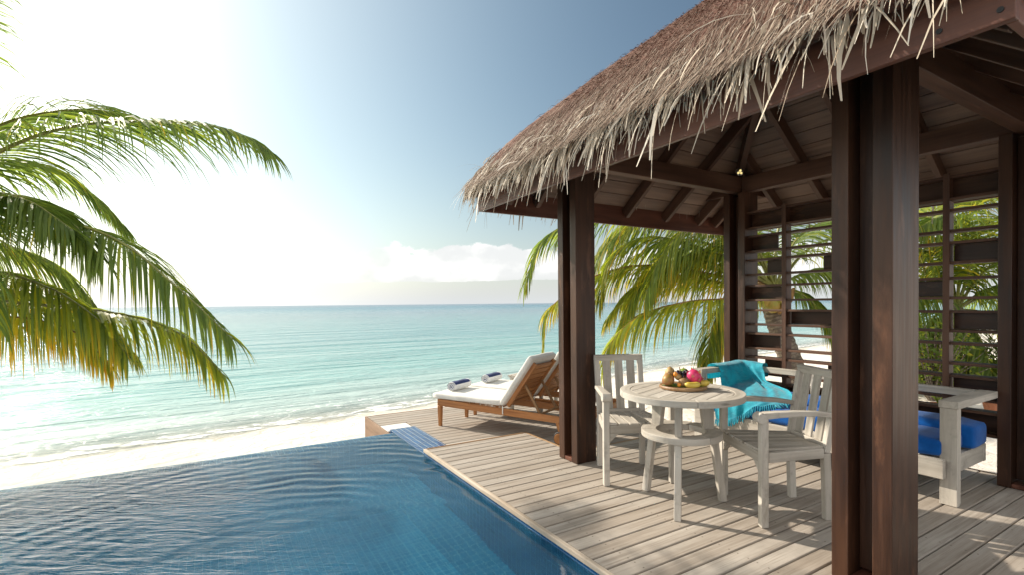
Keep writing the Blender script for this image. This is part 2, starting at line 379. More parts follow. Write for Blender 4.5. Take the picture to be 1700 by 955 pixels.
M['fringe'] = thatch_mat('dry_fringe', (0.26, 0.19, 0.125), (0.50, 0.425, 0.33), (0.70, 0.63, 0.53))
def thatch_body():
    m, t, b, o = mat('thatch_mat'); q = NT(t); tcx = q.n('ShaderNodeTexCoord').outputs['Object']
    n = q.noise(tcx, 3, 5, 0.6); n2 = q.noise(tcx, 70, 4, 0.7)
    c = q.mix(q.smooth(n, 0.35, 0.65), (0.145, 0.050, 0.028), (0.165, 0.080, 0.05)); c = q.mix(q.math('MULTIPLY', q.smooth(n2, 0.5, 0.7), 0.6), c, (0.05, 0.025, 0.018))
    q.set(b.inputs['Base Color'], c); b.inputs['Roughness'].default_value = 0.85
    q.set(b.inputs['Normal'], q.bump(n2, 0.9, 0.02)); return m
M['thatch'] = thatch_body()

def tile_mat(name, a, bc, grout, size=0.06):
    m, t, b, o = mat(name); q = NT(t); g = q.attr(); s = q.sep(g)
    u = q.math('DIVIDE', s[0], size); v = q.math('DIVIDE', s[1], size)
    fu, fv = q.math('FRACT', u), q.math('FRACT', v)
    eu = q.math('ABSOLUTE', q.math('SUBTRACT', fu, 0.5)); ev = q.math('ABSOLUTE', q.math('SUBTRACT', fv, 0.5))
    e = q.math('MAXIMUM', eu, ev); gr = q.smooth(e, 0.445, 0.475)
    cmb = q.n('ShaderNodeCombineXYZ'); q.set(cmb.inputs[0], q.math('FLOOR', u)); q.set(cmb.inputs[1], q.math('FLOOR', v))
    wn = q.n('ShaderNodeTexWhiteNoise', noise_dimensions='2D'); q.set(wn.inputs[0], cmb.outputs[0])
    c = q.mix(wn.outputs[0], a, bc); c = q.mix(gr, c, grout)
    q.set(b.inputs['Base Color'], c); q.set(b.inputs['Roughness'], q.math('ADD', 0.15, q.math('MULTIPLY', gr, 0.5)))
    q.set(b.inputs['Normal'], q.bump(q.math('SUBTRACT', 1.0, gr), 0.4, 0.003)); return m
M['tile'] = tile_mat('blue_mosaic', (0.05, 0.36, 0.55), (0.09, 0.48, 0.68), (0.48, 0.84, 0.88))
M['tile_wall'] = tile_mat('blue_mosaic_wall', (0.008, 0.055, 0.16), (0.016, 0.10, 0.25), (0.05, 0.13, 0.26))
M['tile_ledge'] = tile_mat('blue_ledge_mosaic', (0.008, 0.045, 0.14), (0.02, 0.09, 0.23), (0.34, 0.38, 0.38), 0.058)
M['stone'] = plain('white_stone', (0.72, 0.69, 0.64), 0.8, 0.2, 0.06, 40)

def sand_mat():
    m, t, b, o = mat('coral_sand'); q = NT(t); tcx = q.n('ShaderNodeTexCoord').outputs['Object']
    fp_ = q.noise(tcx, 3.2, 3, 0.55, 0.6); n = q.noise(tcx, 1.1, 5, 0.6); n2 = q.noise(tcx, 14, 5, 0.7); n3 = q.noise(tcx, 160, 3, 0.6); s = q.sep(tcx)
    c = q.mix(q.smooth(n, 0.3, 0.7), (0.66, 0.60, 0.535), (0.77, 0.715, 0.65)); c = q.mix(q.math('MULTIPLY', q.smooth(n2, 0.55, 0.75), 0.25), c, (0.52, 0.46, 0.38))
    c = q.mix(q.math('MULTIPLY', q.smooth(n3, 0.62, 0.75), 0.35), c, (0.38, 0.33, 0.27))
    wet = q.smooth(q.math('ADD', s[2], q.math('MULTIPLY', n, 0.06)), -0.98, -0.90)      # damp near the water line
    c = q.mix(wet, (0.56, 0.50, 0.41), c)
    q.set(b.inputs['Base Color'], c); q.set(b.inputs['Roughness'], q.math('ADD', 0.45, q.math('MULTIPLY', wet, 0.45))); b.inputs['Specular IOR Level'].default_value = 0.25
    q.set(b.inputs['Normal'], q.bump(q.math('ADD', q.math('ADD', n2, q.math('MULTIPLY', n3, 0.3)), q.math('MULTIPLY', q.smooth(fp_, 0.38, 0.6), 1.4)), 0.45, 0.06)); return m
M['sand'] = sand_mat()

SHORE0, SHORE_K = 10.6, 0.137        # shoreline: y = SHORE0 + SHORE_K * x
SEA_Z = -1.0
def sea_mat():
    m, t, b, o = mat('lagoon_water'); q = NT(t); tcx = q.n('ShaderNodeTexCoord').outputs['Object']; s = q.sep(tcx)
    d = q.math('SUBTRACT', q.math('SUBTRACT', s[1], SHORE0), q.math('MULTIPLY', s[0], SHORE_K))     # metres off the beach
    nd = q.noise(q.mapv(tcx, (0.05, 0.16, 1)), 1, 5, 0.6)
    dd = q.math('MULTIPLY', d, q.math('ADD', 0.45, q.math('MULTIPLY', nd, 1.1)))
    c = q.mix(q.smooth(dd, 0.3, 7), (0.46, 0.57, 0.53), (0.21, 0.45, 0.43))
    c = q.mix(q.smooth(dd, 6, 26), c, (0.13, 0.34, 0.36))
    c = q.mix(q.smooth(dd, 22, 120), c, (0.12, 0.24, 0.295))
    c = q.mix(q.smooth(dd, 140, 900), c, (0.17, 0.235, 0.29))  # far water paler: distance haze put into the sea colour
    # foam, irregular bands by the beach
    fn = q.noise(q.mapv(tcx, (1.1, 2.6, 1)), 1.6, 7, 0.68, 0.8); fn2 = q.noise(q.mapv(tcx, (0.25, 0.4, 1)), 1, 3)
    edge = q.math('ADD', d, q.math('MULTIPLY', q.math('SUBTRACT', fn2, 0.5), 1.6))
    band = q.math('MULTIPLY', q.smooth(edge, -0.3, 0.35), q.math('SUBTRACT', 1.0, q.smooth(edge, 0.2, 1.5)))
    vo = q.n('ShaderNodeTexVoronoi', feature='DISTANCE_TO_EDGE'); wob = q.n('ShaderNodeTexNoise'); wob.inputs['Scale'].default_value = 2.0; wob.inputs['Detail'].default_value = 3; q.set(wob.inputs[0], tcx)
    wadd = q.n('ShaderNodeVectorMath', operation='ADD'); q.set(wadd.inputs[0], q.mapv(tcx, (1.2, 2.4, 1))); q.set(wadd.inputs[1], wob.outputs['Color']); q.set(vo.inputs['Vector'], wadd.outputs[0]); vo.inputs['Scale'].default_value = 1.7
    lace = q.math('MULTIPLY', q.smooth(vo.outputs['Distance'], 0.0, 0.11, 1.0, 0.0), q.math('MULTIPLY', q.smooth(edge, -0.2, 0.4), q.math('SUBTRACT', 1.0, q.smooth(edge, 0.8, 3.2))))
    foam = q.math('MAXIMUM', q.smooth(q.math('ADD', q.math('MULTIPLY', band, 0.34), fn), 0.74, 0.88), q.math('MULTIPLY', lace, q.smooth(fn, 0.42, 0.62)))
    c = q.mix(foam, c, (0.80, 0.81, 0.80))
    q.set(b.inputs['Base Color'], c)
    q.set(b.inputs['Roughness'], q.math('ADD', q.smooth(d, 5, 400, 0.10, 0.32), q.math('MULTIPLY', foam, 0.5)))
    b.inputs['IOR'].default_value = 1.33; b.inputs['Specular IOR Level'].default_value = 0.5
    rs = q.mapv(tcx, rot=(0, 0, -0.02))
    w1 = q.noise(q.mapv(rs, (0.5, 1.8, 1)), 1.0, 4, 0.6, 0.4)
    w2 = q.noise(q.mapv(rs, (2.2, 6.5, 1)), 1.0, 4, 0.6)
    w3 = q.noise(q.mapv(rs, (0.09, 0.42, 1)), 1.0, 3, 0.5)
    hgt = q.math('ADD', q.math('ADD', q.math('MULTIPLY', w1, 0.30), q.math('MULTIPLY', w2, 0.09)), q.math('MULTIPLY', w3, 1.1))
    q.set(b.inputs['Normal'], q.bump(hgt, 1.0, 1.0))
    trn = q.n('ShaderNodeBsdfTransparent'); mx = q.n('ShaderNodeMixShader')
    q.set(mx.inputs[0], q.math('MAXIMUM', q.smooth(d, -0.4, 2.2, 0.25, 1.0), foam))
    t.links.new(trn.outputs[0], mx.inputs[1]); t.links.new(b.outputs[0], mx.inputs[2]); t.links.new(mx.outputs[0], o.inputs[0])
    return m
M['sea'] = sea_mat()
def pool_mat():
    m, t, b, o = mat('pool_water'); q = NT(t); tcx = q.n('ShaderNodeTexCoord').outputs['Object']
    t.nodes.remove(b)
    wv = q.n('ShaderNodeTexWave', wave_type='RINGS', rings_direction='SPHERICAL'); q.set(wv.inputs[0], q.mapv(tcx, (1, 1, 1), loc=(-0.10, -2.95, 0)))
    wv.inputs['Scale'].default_value = 1.9; wv.inputs['Distortion'].default_value = 4.5; wv.inputs['Detail'].default_value = 2; wv.inputs['Detail Scale'].default_value = 0.9
    s = q.sep(tcx)
    ndist = q.noise(tcx, 1.3, 3, 0.6)
    left = q.smooth(q.math('ADD', s[0], q.math('MULTIPLY', q.math('SUBTRACT', ndist, 0.5), 2.4)), -0.7, 0.9, 1.0, 0.0)
    rt = q.mapv(tcx, rot=(0, 0, 0.54))
    n1 = q.noise(q.mapv(rt, (3.2, 15, 1)), 1, 4, 0.6, 0.8)
    n2 = q.noise(q.mapv(rt, (1.0, 2.6, 1)), 1, 2, 0.5)
    n3 = q.noise(tcx, 5, 3, 0.6, 2.5)
    far = q.smooth(s[1], 2.6, 4.8)
    h = q.math('ADD', q.math('MULTIPLY', wv.outputs['Fac'], q.math('MULTIPLY', far, q.math('MULTIPLY', q.smooth(ndist, 0.36, 0.62), 0.30))), q.math('MULTIPLY', n2, 0.35))
    h = q.math('ADD', h, q.math('MULTIPLY', n1, q.math('ADD', 0.05, q.math('MULTIPLY', left, 1.05))))
    h = q.math('ADD', h, q.math('MULTIPLY', n3, q.math('MULTIPLY', q.math('MULTIPLY', left, q.math('SUBTRACT', 1.0, left)), 0.9)))
    nm = q.bump(h, 0.65, 0.034)
    gl = q.n('ShaderNodeBsdfGlossy'); gl.inputs['Roughness'].default_value = 0.015; q.set(gl.inputs['Normal'], nm)
    tr = q.n('ShaderNodeBsdfTransparent'); tr.inputs[0].default_value = (0.50, 0.82, 0.90, 1)
    fr = q.n('ShaderNodeFresnel'); fr.inputs[0].default_value = 1.38; q.set(fr.inputs['Normal'], nm)
    rf = q.n('ShaderNodeBsdfRefraction'); rf.inputs['IOR'].default_value = 1.33; rf.inputs['Roughness'].default_value = 0.0; rf.inputs[0].default_value = (0.50, 0.82, 0.90, 1); q.set(rf.inputs['Normal'], nm)
    m0 = q.n('ShaderNodeMixShader'); m0.inputs[0].default_value = 0.6; t.links.new(tr.outputs[0], m0.inputs[1]); t.links.new(rf.outputs[0], m0.inputs[2])
    df = q.n('ShaderNodeBsdfDiffuse'); df.inputs[0].default_value = (0.08, 0.30, 0.48, 1); m2 = q.n('ShaderNodeMixShader'); m2.inputs[0].default_value = 0.16
    t.links.new(m0.outputs[0], m2.inputs[1]); t.links.new(df.outputs[0], m2.inputs[2])
    mx = q.n('ShaderNodeMixShader'); q.set(mx.inputs[0], fr.outputs[0])
    t.links.new(m2.outputs[0], mx.inputs[1]); t.links.new(gl.outputs[0], mx.inputs[2]); t.links.new(mx.outputs[0], o.inputs[0])
    return m
M['pool'] = pool_mat()
M['rubber'] = plain('black_rubber', (0.02, 0.02, 0.022), 0.6)
M['steel'] = plain('brushed_steel', (0.5, 0.5, 0.5), 0.35, metallic=1.0)
M['black'] = plain('black_metal', (0.02, 0.02, 0.02), 0.4)
M['terracotta'] = plain('terracotta', (0.42, 0.17, 0.09), 0.85, 0.2, 0.15, 25)

# ------------------------------------------------------------------ the setting
def grid(xs, ys, fz):
    mb = MB(); nx, ny = len(xs), len(ys)
    vs = [(x, y, fz(x, y)) for y in ys for x in xs]
    fs = [(j*nx+i, j*nx+i+1, (j+1)*nx+i+1, (j+1)*nx+i) for j in range(ny-1) for i in range(nx-1)]
    mb.add(vs, fs, [(x, y, 0) for (x, y, z) in vs]); return mb
def lin(a, b, n): return [a+(b-a)*i/(n-1) for i in range(n)]

def beach_z(x, y):
    s = y-SHORE0-SHORE_K*x
    z = -1.0-0.085*s if s < 0 else -1.0-0.07*s
    z = max(-3.5, min(z, -0.32+0.04*max(0, x-4)))
    z += 0.012*math.sin(3.1*x+1.3*y)*math.sin(2.3*y-0.7*x)
    # the ground is dug away under the pool and the decks
    if -7.0 < x < 2.6 and -5.2 < y < 5.64: z = -1.6
    elif 1.9 < x < 5.0 and -5.2 < y < 6.55: z = min(z, -0.6)
    return z
mb = grid(lin(-40, -8, 14)+lin(-7, 16, 93)+lin(18, 60, 14), lin(-30, -6, 10)+lin(-5.2, 5.5, 45)+[5.65]+lin(5.9, 20, 58)+lin(22, 60, 12), beach_z)
mb.build('beach', M['sand'], smooth=True, kind='structure')
mb = grid([-30000, -3000, -300, -60, 60, 300, 3000, 30000], [6.2, 60, 300, 3000, 40000], lambda x, y: SEA_Z)
mb.build('sea', M['sea'], kind='structure')

WATER_Z, EDGE_Y, WALL_X = -0.064, 5.57, 1.736
FLOOR_Z = -0.86
KL = 0.9516
def quad(mb, pts, uv): mb.add(pts, [(0, 1, 2, 3)], [(*u, 0) for u in uv])
px0, py0 = -6.4, -4.5
mb = MB()
quad(mb, [(px0, py0, FLOOR_Z), (WALL_X, py0, FLOOR_Z), (WALL_X, EDGE_Y-.20, FLOOR_Z), (px0, EDGE_Y-.20, FLOOR_Z)], [(px0, py0), (WALL_X, py0), (WALL_X, EDGE_Y-.20), (px0, EDGE_Y-.20)])
mb.build('pool_floor', M['tile'], kind='structure')
mb = MB()
ztop = -0.028; ze = WATER_Z-0.006; LG = -0.059
quad(mb, [(WALL_X, py0, FLOOR_Z), (WALL_X, py0, ztop), (WALL_X, 4.60, ztop), (WALL_X, 4.60, FLOOR_Z)], [(py0, FLOOR_Z), (py0, ztop), (4.6, ztop), (4.6, FLOOR_Z)])
quad(mb, [(WALL_X, 4.60, FLOOR_Z), (WALL_X, 4.60, LG-.002), (WALL_X, EDGE_Y-.20, LG-.002), (WALL_X, EDGE_Y-.20, FLOOR_Z)], [(4.6, FLOOR_Z), (4.6, LG), (EDGE_Y-.20, LG), (EDGE_Y-.20, FLOOR_Z)])
quad(mb, [(px0, EDGE_Y-.20, FLOOR_Z), (WALL_X, EDGE_Y-.20, FLOOR_Z), (WALL_X, EDGE_Y-.20, ze), (px0, EDGE_Y-.20, ze)], [(px0, FLOOR_Z), (WALL_X, FLOOR_Z), (WALL_X, ze), (px0, ze)])
quad(mb, [(px0, py0, FLOOR_Z), (px0, EDGE_Y-.20, FLOOR_Z), (px0, EDGE_Y-.20, ztop), (px0, py0, ztop)], [(py0, FLOOR_Z), (EDGE_Y, FLOOR_Z), (EDGE_Y, ztop), (py0, ztop)])
quad(mb, [(px0, py0, FLOOR_Z), (px0, py0, ztop), (WALL_X, py0, ztop), (WALL_X, py0, FLOOR_Z)], [(px0, FLOOR_Z), (px0, ztop), (WALL_X, ztop), (WALL_X, FLOOR_Z)])
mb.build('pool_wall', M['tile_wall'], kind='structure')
# infinity edge: tiled top just awash, outer face dropping to the sand
mb = MB()
quad(mb, [(px0, EDGE_Y-.20, ze), (WALL_X+.06, EDGE_Y-.20, ze), (WALL_X+.06, EDGE_Y, ze), (px0, EDGE_Y, ze)], [(px0, 0.002), (WALL_X+.06, 0.002), (WALL_X+.06, .222), (px0, .222)])
quad(mb, [(px0, EDGE_Y, -1.0), (px0, EDGE_Y, ze), (WALL_X+.06, EDGE_Y, ze), (WALL_X+.06, EDGE_Y, -1.0)], [(px0, -1), (px0, 0), (WALL_X, 0), (WALL_X, -1)])
quad(mb, [(WALL_X+.06, EDGE_Y, -1.0), (WALL_X+.06, EDGE_Y, ze), (WALL_X+.06, EDGE_Y-.20, ze), (WALL_X+.06, EDGE_Y-.20, -1.0)], [(0, -1), (0, 0), (.22, 0), (.22, -1)])
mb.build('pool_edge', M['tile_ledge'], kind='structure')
mb = grid(lin(px0, WALL_X+.055, 60), lin(py0, EDGE_Y-.004, 80), lambda x, y: WATER_Z)
mb.build('pool_water', M['pool'], smooth=True, kind='structure')
# tiled ledge and white stone at the head of the pool
mb = MB(); lz = LG; lx0, lx1, ly1 = WALL_X+.003, 2.045, 5.72
quad(mb, [(lx0, 4.60, lz), (lx1, 4.60, lz), (lx1, ly1, lz), (lx0, ly1, lz)], [(0.002, 4.60), (lx1-lx0, 4.60), (lx1-lx0, ly1), (0.002, ly1)])
quad(mb, [(lx0, 4.60, -.30), (lx0, 4.60, lz), (lx0, ly1, lz), (lx0, ly1, -.30)], [(4.6, -.3), (4.6, 0), (ly1, 0), (ly1, -.3)])
quad(mb, [(lx0, ly1, lz), (lx1, ly1, lz), (lx1, ly1, -1), (lx0, ly1, -1)], [(0, 0), (.35, 0), (.35, -1), (0, -1)])
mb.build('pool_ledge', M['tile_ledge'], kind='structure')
mb = MB(); mb.box((1.716, 5.725, -.9), (2.040, 6.03, -.078)); mb.build('stone_block', M['stone'], bevel=.006, kind='structure')

# decks: separate boards in one sheet
def boards(mb, x0, x1, ys, z, w=0.1065, th=0.025, joints=2.4):
    for i, y in enumerate(ys):
        cuts = [x0]; c = x0+((i*0.77) % 1)*joints
        while c < x1-0.3:
            if c > x0+0.3: cuts.append(c)
            c += joints*1.45
        cuts.append(x1)
        for a, b in zip(cuts, cuts[1:]):
            e = random.uniform(-.0012, .0012); dz = random.uniform(-.0012, .0012); r = random.uniform(0, 40); rr = random.randint(0, 400)+.5
            lo, hi = (a+.0015, y-w/2+e, z-th+dz), (b-.0015, y+w/2+e, z+dz)
            ch = .004
            sec = [(-w/2, -th), (w/2, -th), (w/2, -ch), (w/2-ch, 0), (-w/2+ch, 0), (-w/2, -ch)]
            vs = [(x, y+e+yy, z+dz+zz) for x in (a+.0015, b-.0015) for yy, zz in sec]
            gs = [(v[0]+r, v[1]-y-e, rr) for v in vs]
            fs = [(0, 5, 4, 3, 2, 1), (6, 7, 8, 9, 10, 11)]+[(k, (k+1) % 6, (k+1) % 6+6, k+6) for k in range(6)]
            mb.add(vs, fs, gs)
PITCHB = 0.1165
mb = MB(); y = 4.555-PITCHB/2-.012; i = 0
while y > -4.4:
    if y > 3.76: boards(mb, 1.747, 2.868, [y], 0.0)
    else: boards(mb, 1.747, 5.33, [y], 0.0)
    y -= PITCHB
mb.build('timber_deck', M['deck'], kind='structure')
mb = MB()
mb.box((1.76, -4.4, -.16), (5.28, 3.66, -.045)); mb.box((1.78, 3.7, -.30), (2.84, 4.52, -.045)); mb.box((5.10, -4.4, -.6), (5.28, 3.66, -.165))
mb.build('deck_joists', M['dark'], kind='structure')
mb = MB()
mb.box((1.712, -4.4, -.029), (1.745, 4.56, .005)); mb.build('pool_coping', M['cope'], bevel=.007, kind='structure')
mb = MB()
mb.box((2.870, 3.722, -.15), (2.892, 4.56, .002)); mb.box((1.748, 4.547, -.056), (2.868, 4.568, .002)); mb.box((2.893, 3.706, -.15), (5.33, 3.728, .002)); mb.box((5.332, -4.4, -.28), (5.354, 3.728, .002))
mb.build('deck_edge', M['strut'], bevel=.002, kind='structure')
mb = MB(); LZ = -.075; y = 6.95*KL-PITCHB/2
while y > 3.72:
    x0 = 1.715 if y > 6.04 else 2.048
    if y < 4.50: x0 = 2.90
    boards(mb, x0, 4.62, [y], LZ)
    y -= PITCHB
mb.build('lower_deck', M['deck'], kind='structure')
mb = MB(); yk = 6.955*KL
mb.box((1.690, 5.60, -.85), (1.712, yk, LZ)); mb.box((1.690, yk+.002, -.85), (4.62, yk+.023, LZ)); mb.box((4.622, 3.74, -.7), (4.644, yk+.023, LZ))
mb.build('lower_deck_side', M['deckside'], bevel=.002, kind='structure')
mb = MB(); mb.box((2.2, 3.75, -.45), (4.6, 6.0, -.11)); mb.build('lower_deck_joists', M['dark'], kind='structure')

# ------------------------------------------------------------------ pavilion
CX, CY = 3.96, 2.36
HX0, HX1, HY0, HY1 = 2.145, 5.775, 0.53, 4.19        # outer faces of the fascias
ZB = 2.275                                            # bottom of the fascia
SL = 0.80
pav = tag(empty('thatched_pavilion', (CX, CY, 0)), 'open dark timber pavilion with shaggy thatched roof beside the pool', 'pavilion')
ORG = (CX, CY, 0)
def PMB(): return MB(ORG)
PXS = (2.675, 5.02); PYS = ((1.066, 1.149, 1.253, 1.331), (3.395, 3.478, 3.580, 3.658))
for ix, x in enumerate(PXS):
    for ys in PYS:
        wd = 0.275 if (ix == 0 and ys is PYS[0]) else (0.212 if ix == 0 else 0.24)
        mb = PMB()
        mb.box((x, ys[0], 0.002), (x+wd, ys[1], 2.62)); mb.box((x, ys[2], 0.002), (x+wd, ys[3], 2.62))
        mb.box((x+.11, ys[1], .05), (x+wd-.03, ys[2], 2.60))
        po = mb.build('post', M['dark'], pav, bevel=.004)
        mb = PMB(); mb.box((x+.004, ys[1]+.001, 0.003), (x+wd-.004, ys[2]-.001, .035)); mb.build('base_plate', M['fascia'], po, bevel=.003)
yb = [(p[1]+p[2])/2 for p in PYS]
for yy in yb:      # tie beams pass through the gap of the paired posts
    mb = PMB(); mb.box((2.30, yy-.05, 2.622), (5.62, yy+.05, 2.80)); mb.build('tie_beam', M['rafter'], pav, bevel=.005)
for x in (2.79, 5.14):
    mb = PMB(); mb.box((x-.05, 0.7, 2.624), (x+.05, yb[0]-.052, 2.797)); mb.box((x-.05, yb[0]+.052, 2.624), (x+.05, yb[1]-.052, 2.797)); mb.box((x-.05, yb[1]+.052, 2.624), (x+.05, 4.0, 2.797))
    mb.build('tie_beam', M['rafter'], pav, bevel=.005)
# fascias
FH = 0.30; FT = 0.032
for k in range(4):
    mb = PMB()
    if k == 0: mb.box((HX0, HY0, ZB), (HX0+FT, HY1, ZB+FH))
    if k == 1: mb.box((HX1-FT, HY0, ZB), (HX1, HY1, ZB+FH))
    if k == 2: mb.box((HX0+FT+.001, HY1-FT, ZB), (HX1-FT-.001, HY1-.001, ZB+FH))
    if k == 3: mb.box((HX0+FT+.001, HY0+.001, ZB), (HX1-FT-.001, HY0+FT, ZB+FH))
    mb.build('fascia', M['fascia'], pav, bevel=.004)
fas = [c for c in pav.children if c.name.startswith('fascia')][0]
for (yy, zz) in ((.565, 2.315), (.60, 2.49), (.72, 2.32), (.755, 2.50), (4.12, 2.33), (4.12, 2.47)):
    mb = PMB(); mb.tube([(HX0-.004, yy, zz), (HX0+.006, yy, zz)], [.009, .011], 10); mb.build('bolt', M['black'], fas)
HW = (HX1-HX0)/2; APZ = ZB+0.03+SL*HW
def roof_pt(side, u, d, dz=0.0, hw=HW):
    """side 0..3 = -x, +y, +x, -y; u along the eave from its middle, d inward from the eave"""
    z = ZB+0.03+SL*d+dz
    return {0: V((CX-hw+d, CY+u, z)), 1: V((CX+u, CY+hw-d, z)), 2: V((CX+hw-d, CY-u, z)), 3: V((CX-u, CY-hw+d, z))}[side]
RIN = HW-FT-.006
for side in range(4):
    us = [-1.52, -1.2, -.62, 0.0, .62, 1.2, 1.52] if side in (1, 3) else [-1.5, -1.0, -.5, 0, .5, 1.0, 1.5]
    for u in us:
        d0 = FT+.006; d1 = HW-abs(u)-.05
        if d1 < d0+.1: continue
        mb = PMB(); nrm = roof_pt(side, 0, 0, 1)-roof_pt(side, 0, 0)
        a, b = roof_pt(side, u, d0, .06), roof_pt(side, u, d1, .06)
        mb.bar(a, b, .048, .115, nrm); mb.build('rafter', M['rafter'], pav, bevel=.003)
for sx, sy in ((-1, -1), (1, -1), (-1, 1), (1, 1)):
    mb = PMB(); mb.bar((CX+sx*RIN, CY+sy*RIN, ZB+.03+SL*(HW-RIN)+.06), (CX+sx*.04, CY+sy*.04, APZ-.01), .06, .14); mb.build('hip_rafter', M['rafter'], pav, bevel=.003)
# boarded lining on top of the rafters
for side in range(4):
    mb = PMB(); d = FT+.004; wdt = .118
    while d < HW-.12:
        e = min(d+wdt, HW-.02)
        p = [roof_pt(side, -(HW-d)+.01, d, .145), roof_pt(side, (HW-d)-.01, d, .145), roof_pt(side, (HW-e)-.01, e, .145), roof_pt(side, -(HW-e)+.01, e, .145)]
        nn = (p[1]-p[0]).cross(p[3]-p[0]).normalized()
        if nn.z < 0: nn = -nn; p = [p[1], p[0], p[3], p[2]]
        mb.prism(p, nn, .016); d = e+.006
    mb.build('lining', M['lining'], pav)
# thatch body
def th_z(d): return ZB+0.03+0.285+SL*(d-.09)+0.20*(1-math.exp(-max(d, 0)/.25))
HT = HW+0.09
mb = PMB(); NS = 10
def tpt(side, u, d): 
    p = roof_pt(side, u, d, 0, HT); p.z = th_z(d); return p
for side in range(4):
    ds = [0, .03, .08, .16, .3, .5, .8, 1.2, 1.6, HT-.001]
    rows = []
    for d in ds:
        rows.append([tpt(side, -(HT-d)+2*(HT-d)*i/24, d)+V((0, 0, .012*math.sin(i*2.3+d*7))) if 0 < i < 24 else tpt(side, -(HT-d)+2*(HT-d)*i/24, d) for i in range(25)])
    und = [p+V((0, 0, -.10)) for p in rows[0]]; inn = [roof_pt(side, -(HW)+2*(HW)*i/24*1.0, .0, .29) for i in range(25)]
    low = [roof_pt(side, (-(HW-.02)+2*(HW-.02)*i/24), .02, .235) for i in range(25)]
    top = [roof_pt(side, 0, HW-.01, .235)]*25
    allr = [top, low, und]+rows
    vs = [p for r_ in allr for p in r_]; n = 25
    fs = [(j*n+i, j*n+i+1, (j+1)*n+i+1, (j+1)*n+i) for j in range(len(allr)-1) for i in range(n-1)]
    mb.add(vs, fs, [(p.x, p.y, p.z) for p in vs])
thatch = mb.build('thatch', M['thatch'], pav, smooth=True, weld=True)
# loose strands lying down the slope
rnd = random.Random(11)
def blade(mb, pts, w, g1, g2, side_v, taper=(0.8, 1, .85, .35)):
    n = len(pts); vs, gs, fs = [], [], []
    for i, p in enumerate(pts):
        t = i/(n-1); k = t*(len(taper)-1); a = int(min(k, len(taper)-2)); ww = w*(taper[a]+(taper[a+1]-taper[a])*(k-a))
        vs += [p-side_v*ww/2, p+side_v*ww/2]; gs += [(t, g1, g2)]*2
    for i in range(n-1): fs.append((2*i, 2*i+1, 2*i+3, 2*i+2))
    mb.add(vs, fs, gs)
def side_axes(side):
    o = [V((-1, 0, 0)), V((0, 1, 0)), V((1, 0, 0)), V((0, -1, 0))][side]      # outward
    a = [V((0, 1, 0)), V((1, 0, 0)), V((0, -1, 0)), V((-1, 0, 0))][side]
    return o, a
mb = PMB()
for side, cnt in ((0, 17000), (1, 8000), (2, 2000), (3, 2000)):
    o_, a_ = side_axes(side)
    for _ in range(cnt):
        d = (rnd.random()**1.5)*HT*.97; u = rnd.uniform(-1, 1)*(HT-d)
        L = rnd.uniform(.09, .26) if d < .45 else rnd.uniform(.05, .13); ang = rnd.gauss(0, .28 if d < .45 else .18)
        hipd = (HT-d)-abs(u)
        if hipd < .75 and rnd.random() < .92-1.1*hipd: continue
        dn = (o_*math.cos(ang)+a_*math.sin(ang))
        pts = []
        lift = rnd.uniform(.004, .03)
        for i in range(3):
            t = i/2; q = d-L*t*math.cos(ang)*.78
            hl = HT-max(q, -.02)+.02; p = tpt(side, max(-hl, min(hl, u+L*t*math.sin(ang))), max(q, -.02)); p.z += lift*(math.sin(t*2.4)+.25)
            if q < 0: p += o_*(-q); p.z += q*.9
            pts.append(p)
        sv = (a_*math.cos(ang)-o_*math.sin(ang)+V((0, 0, rnd.uniform(-.6, .6)))).normalized()
        tone = min(1, max(0, rnd.gauss(.55, .25)-.55*min(1, d/.75)))
        blade(mb, pts, rnd.uniform(.002, .0055), tone, 0, sv)
s_ob = mb.build('thatch_strand', M['strand'], pav); s_ob['kind'] = 'stuff'
# shaggy eave fringe
mb = PMB()
for side, cnt in ((0, 4200), (1, 2000), (2, 700), (3, 900)):
    o_, a_ = side_axes(side)
    for _ in range(cnt):
        u = rnd.uniform(-1, 1)*(HT+.02); d = abs(rnd.gauss(0, .11))
        if side == 0:
            # photo: dense at the seaward end, thinning towards the landward end
            k = (u+HT)/(2*HT)
            if rnd.random() > min(1.0, .30+.95*k): continue
            lmax = .50 if k < .7 else .40
        else: lmax = .40
        tuft = .5+.5*math.sin(u*9+side)*math.sin(u*23.7+1)
        L = rnd.uniform(.07, .15)+(lmax-.12)*(rnd.random()**3.6)*(.4+.9*tuft)
        if u*(1 if side in (0, 3) else -1) > HT-.06 and side in (0,): L *= .8
        p = tpt(side, max(-(HT-d), min(HT-d, u)), d); p.z += rnd.uniform(-.07, .012)
        ang = rnd.gauss(0, .6); sl = rnd.uniform(.15, .8)
        v = (o_*math.cos(ang)+a_*math.sin(ang)).normalized()*rnd.uniform(.25, .9)+V((0, 0, -rnd.uniform(.45, 1.0)))
        v.normalize(); pts = [p]; n = 5; curl = rnd.gauss(0, .20)
        stiff = rnd.uniform(.12, .5)
        if rnd.random() < .05: v = (v+V((0, 0, .75))).normalized()
        for i in range(n-1):
            pts.append(pts[-1]+v*(L/(n-1)))
            v = (v+V((0, 0, -stiff))+a_*curl*.35).normalized()
        tw = rnd.uniform(-1.2, 1.2)
        sv = (a_*math.cos(tw)+o_*math.sin(tw)*.8+V((0, 0, .15))).normalized()
        blade(mb, pts, rnd.uniform(.004, .012)+(.014 if rnd.random() < .22 else 0), min(1, max(0, rnd.gauss(.62, .25))), 0, sv, (.7, 1, .8, .55, .3))
f_ob = mb.build('eave_fringe', M['fringe'], thatch); f_ob['kind'] = 'stuff'

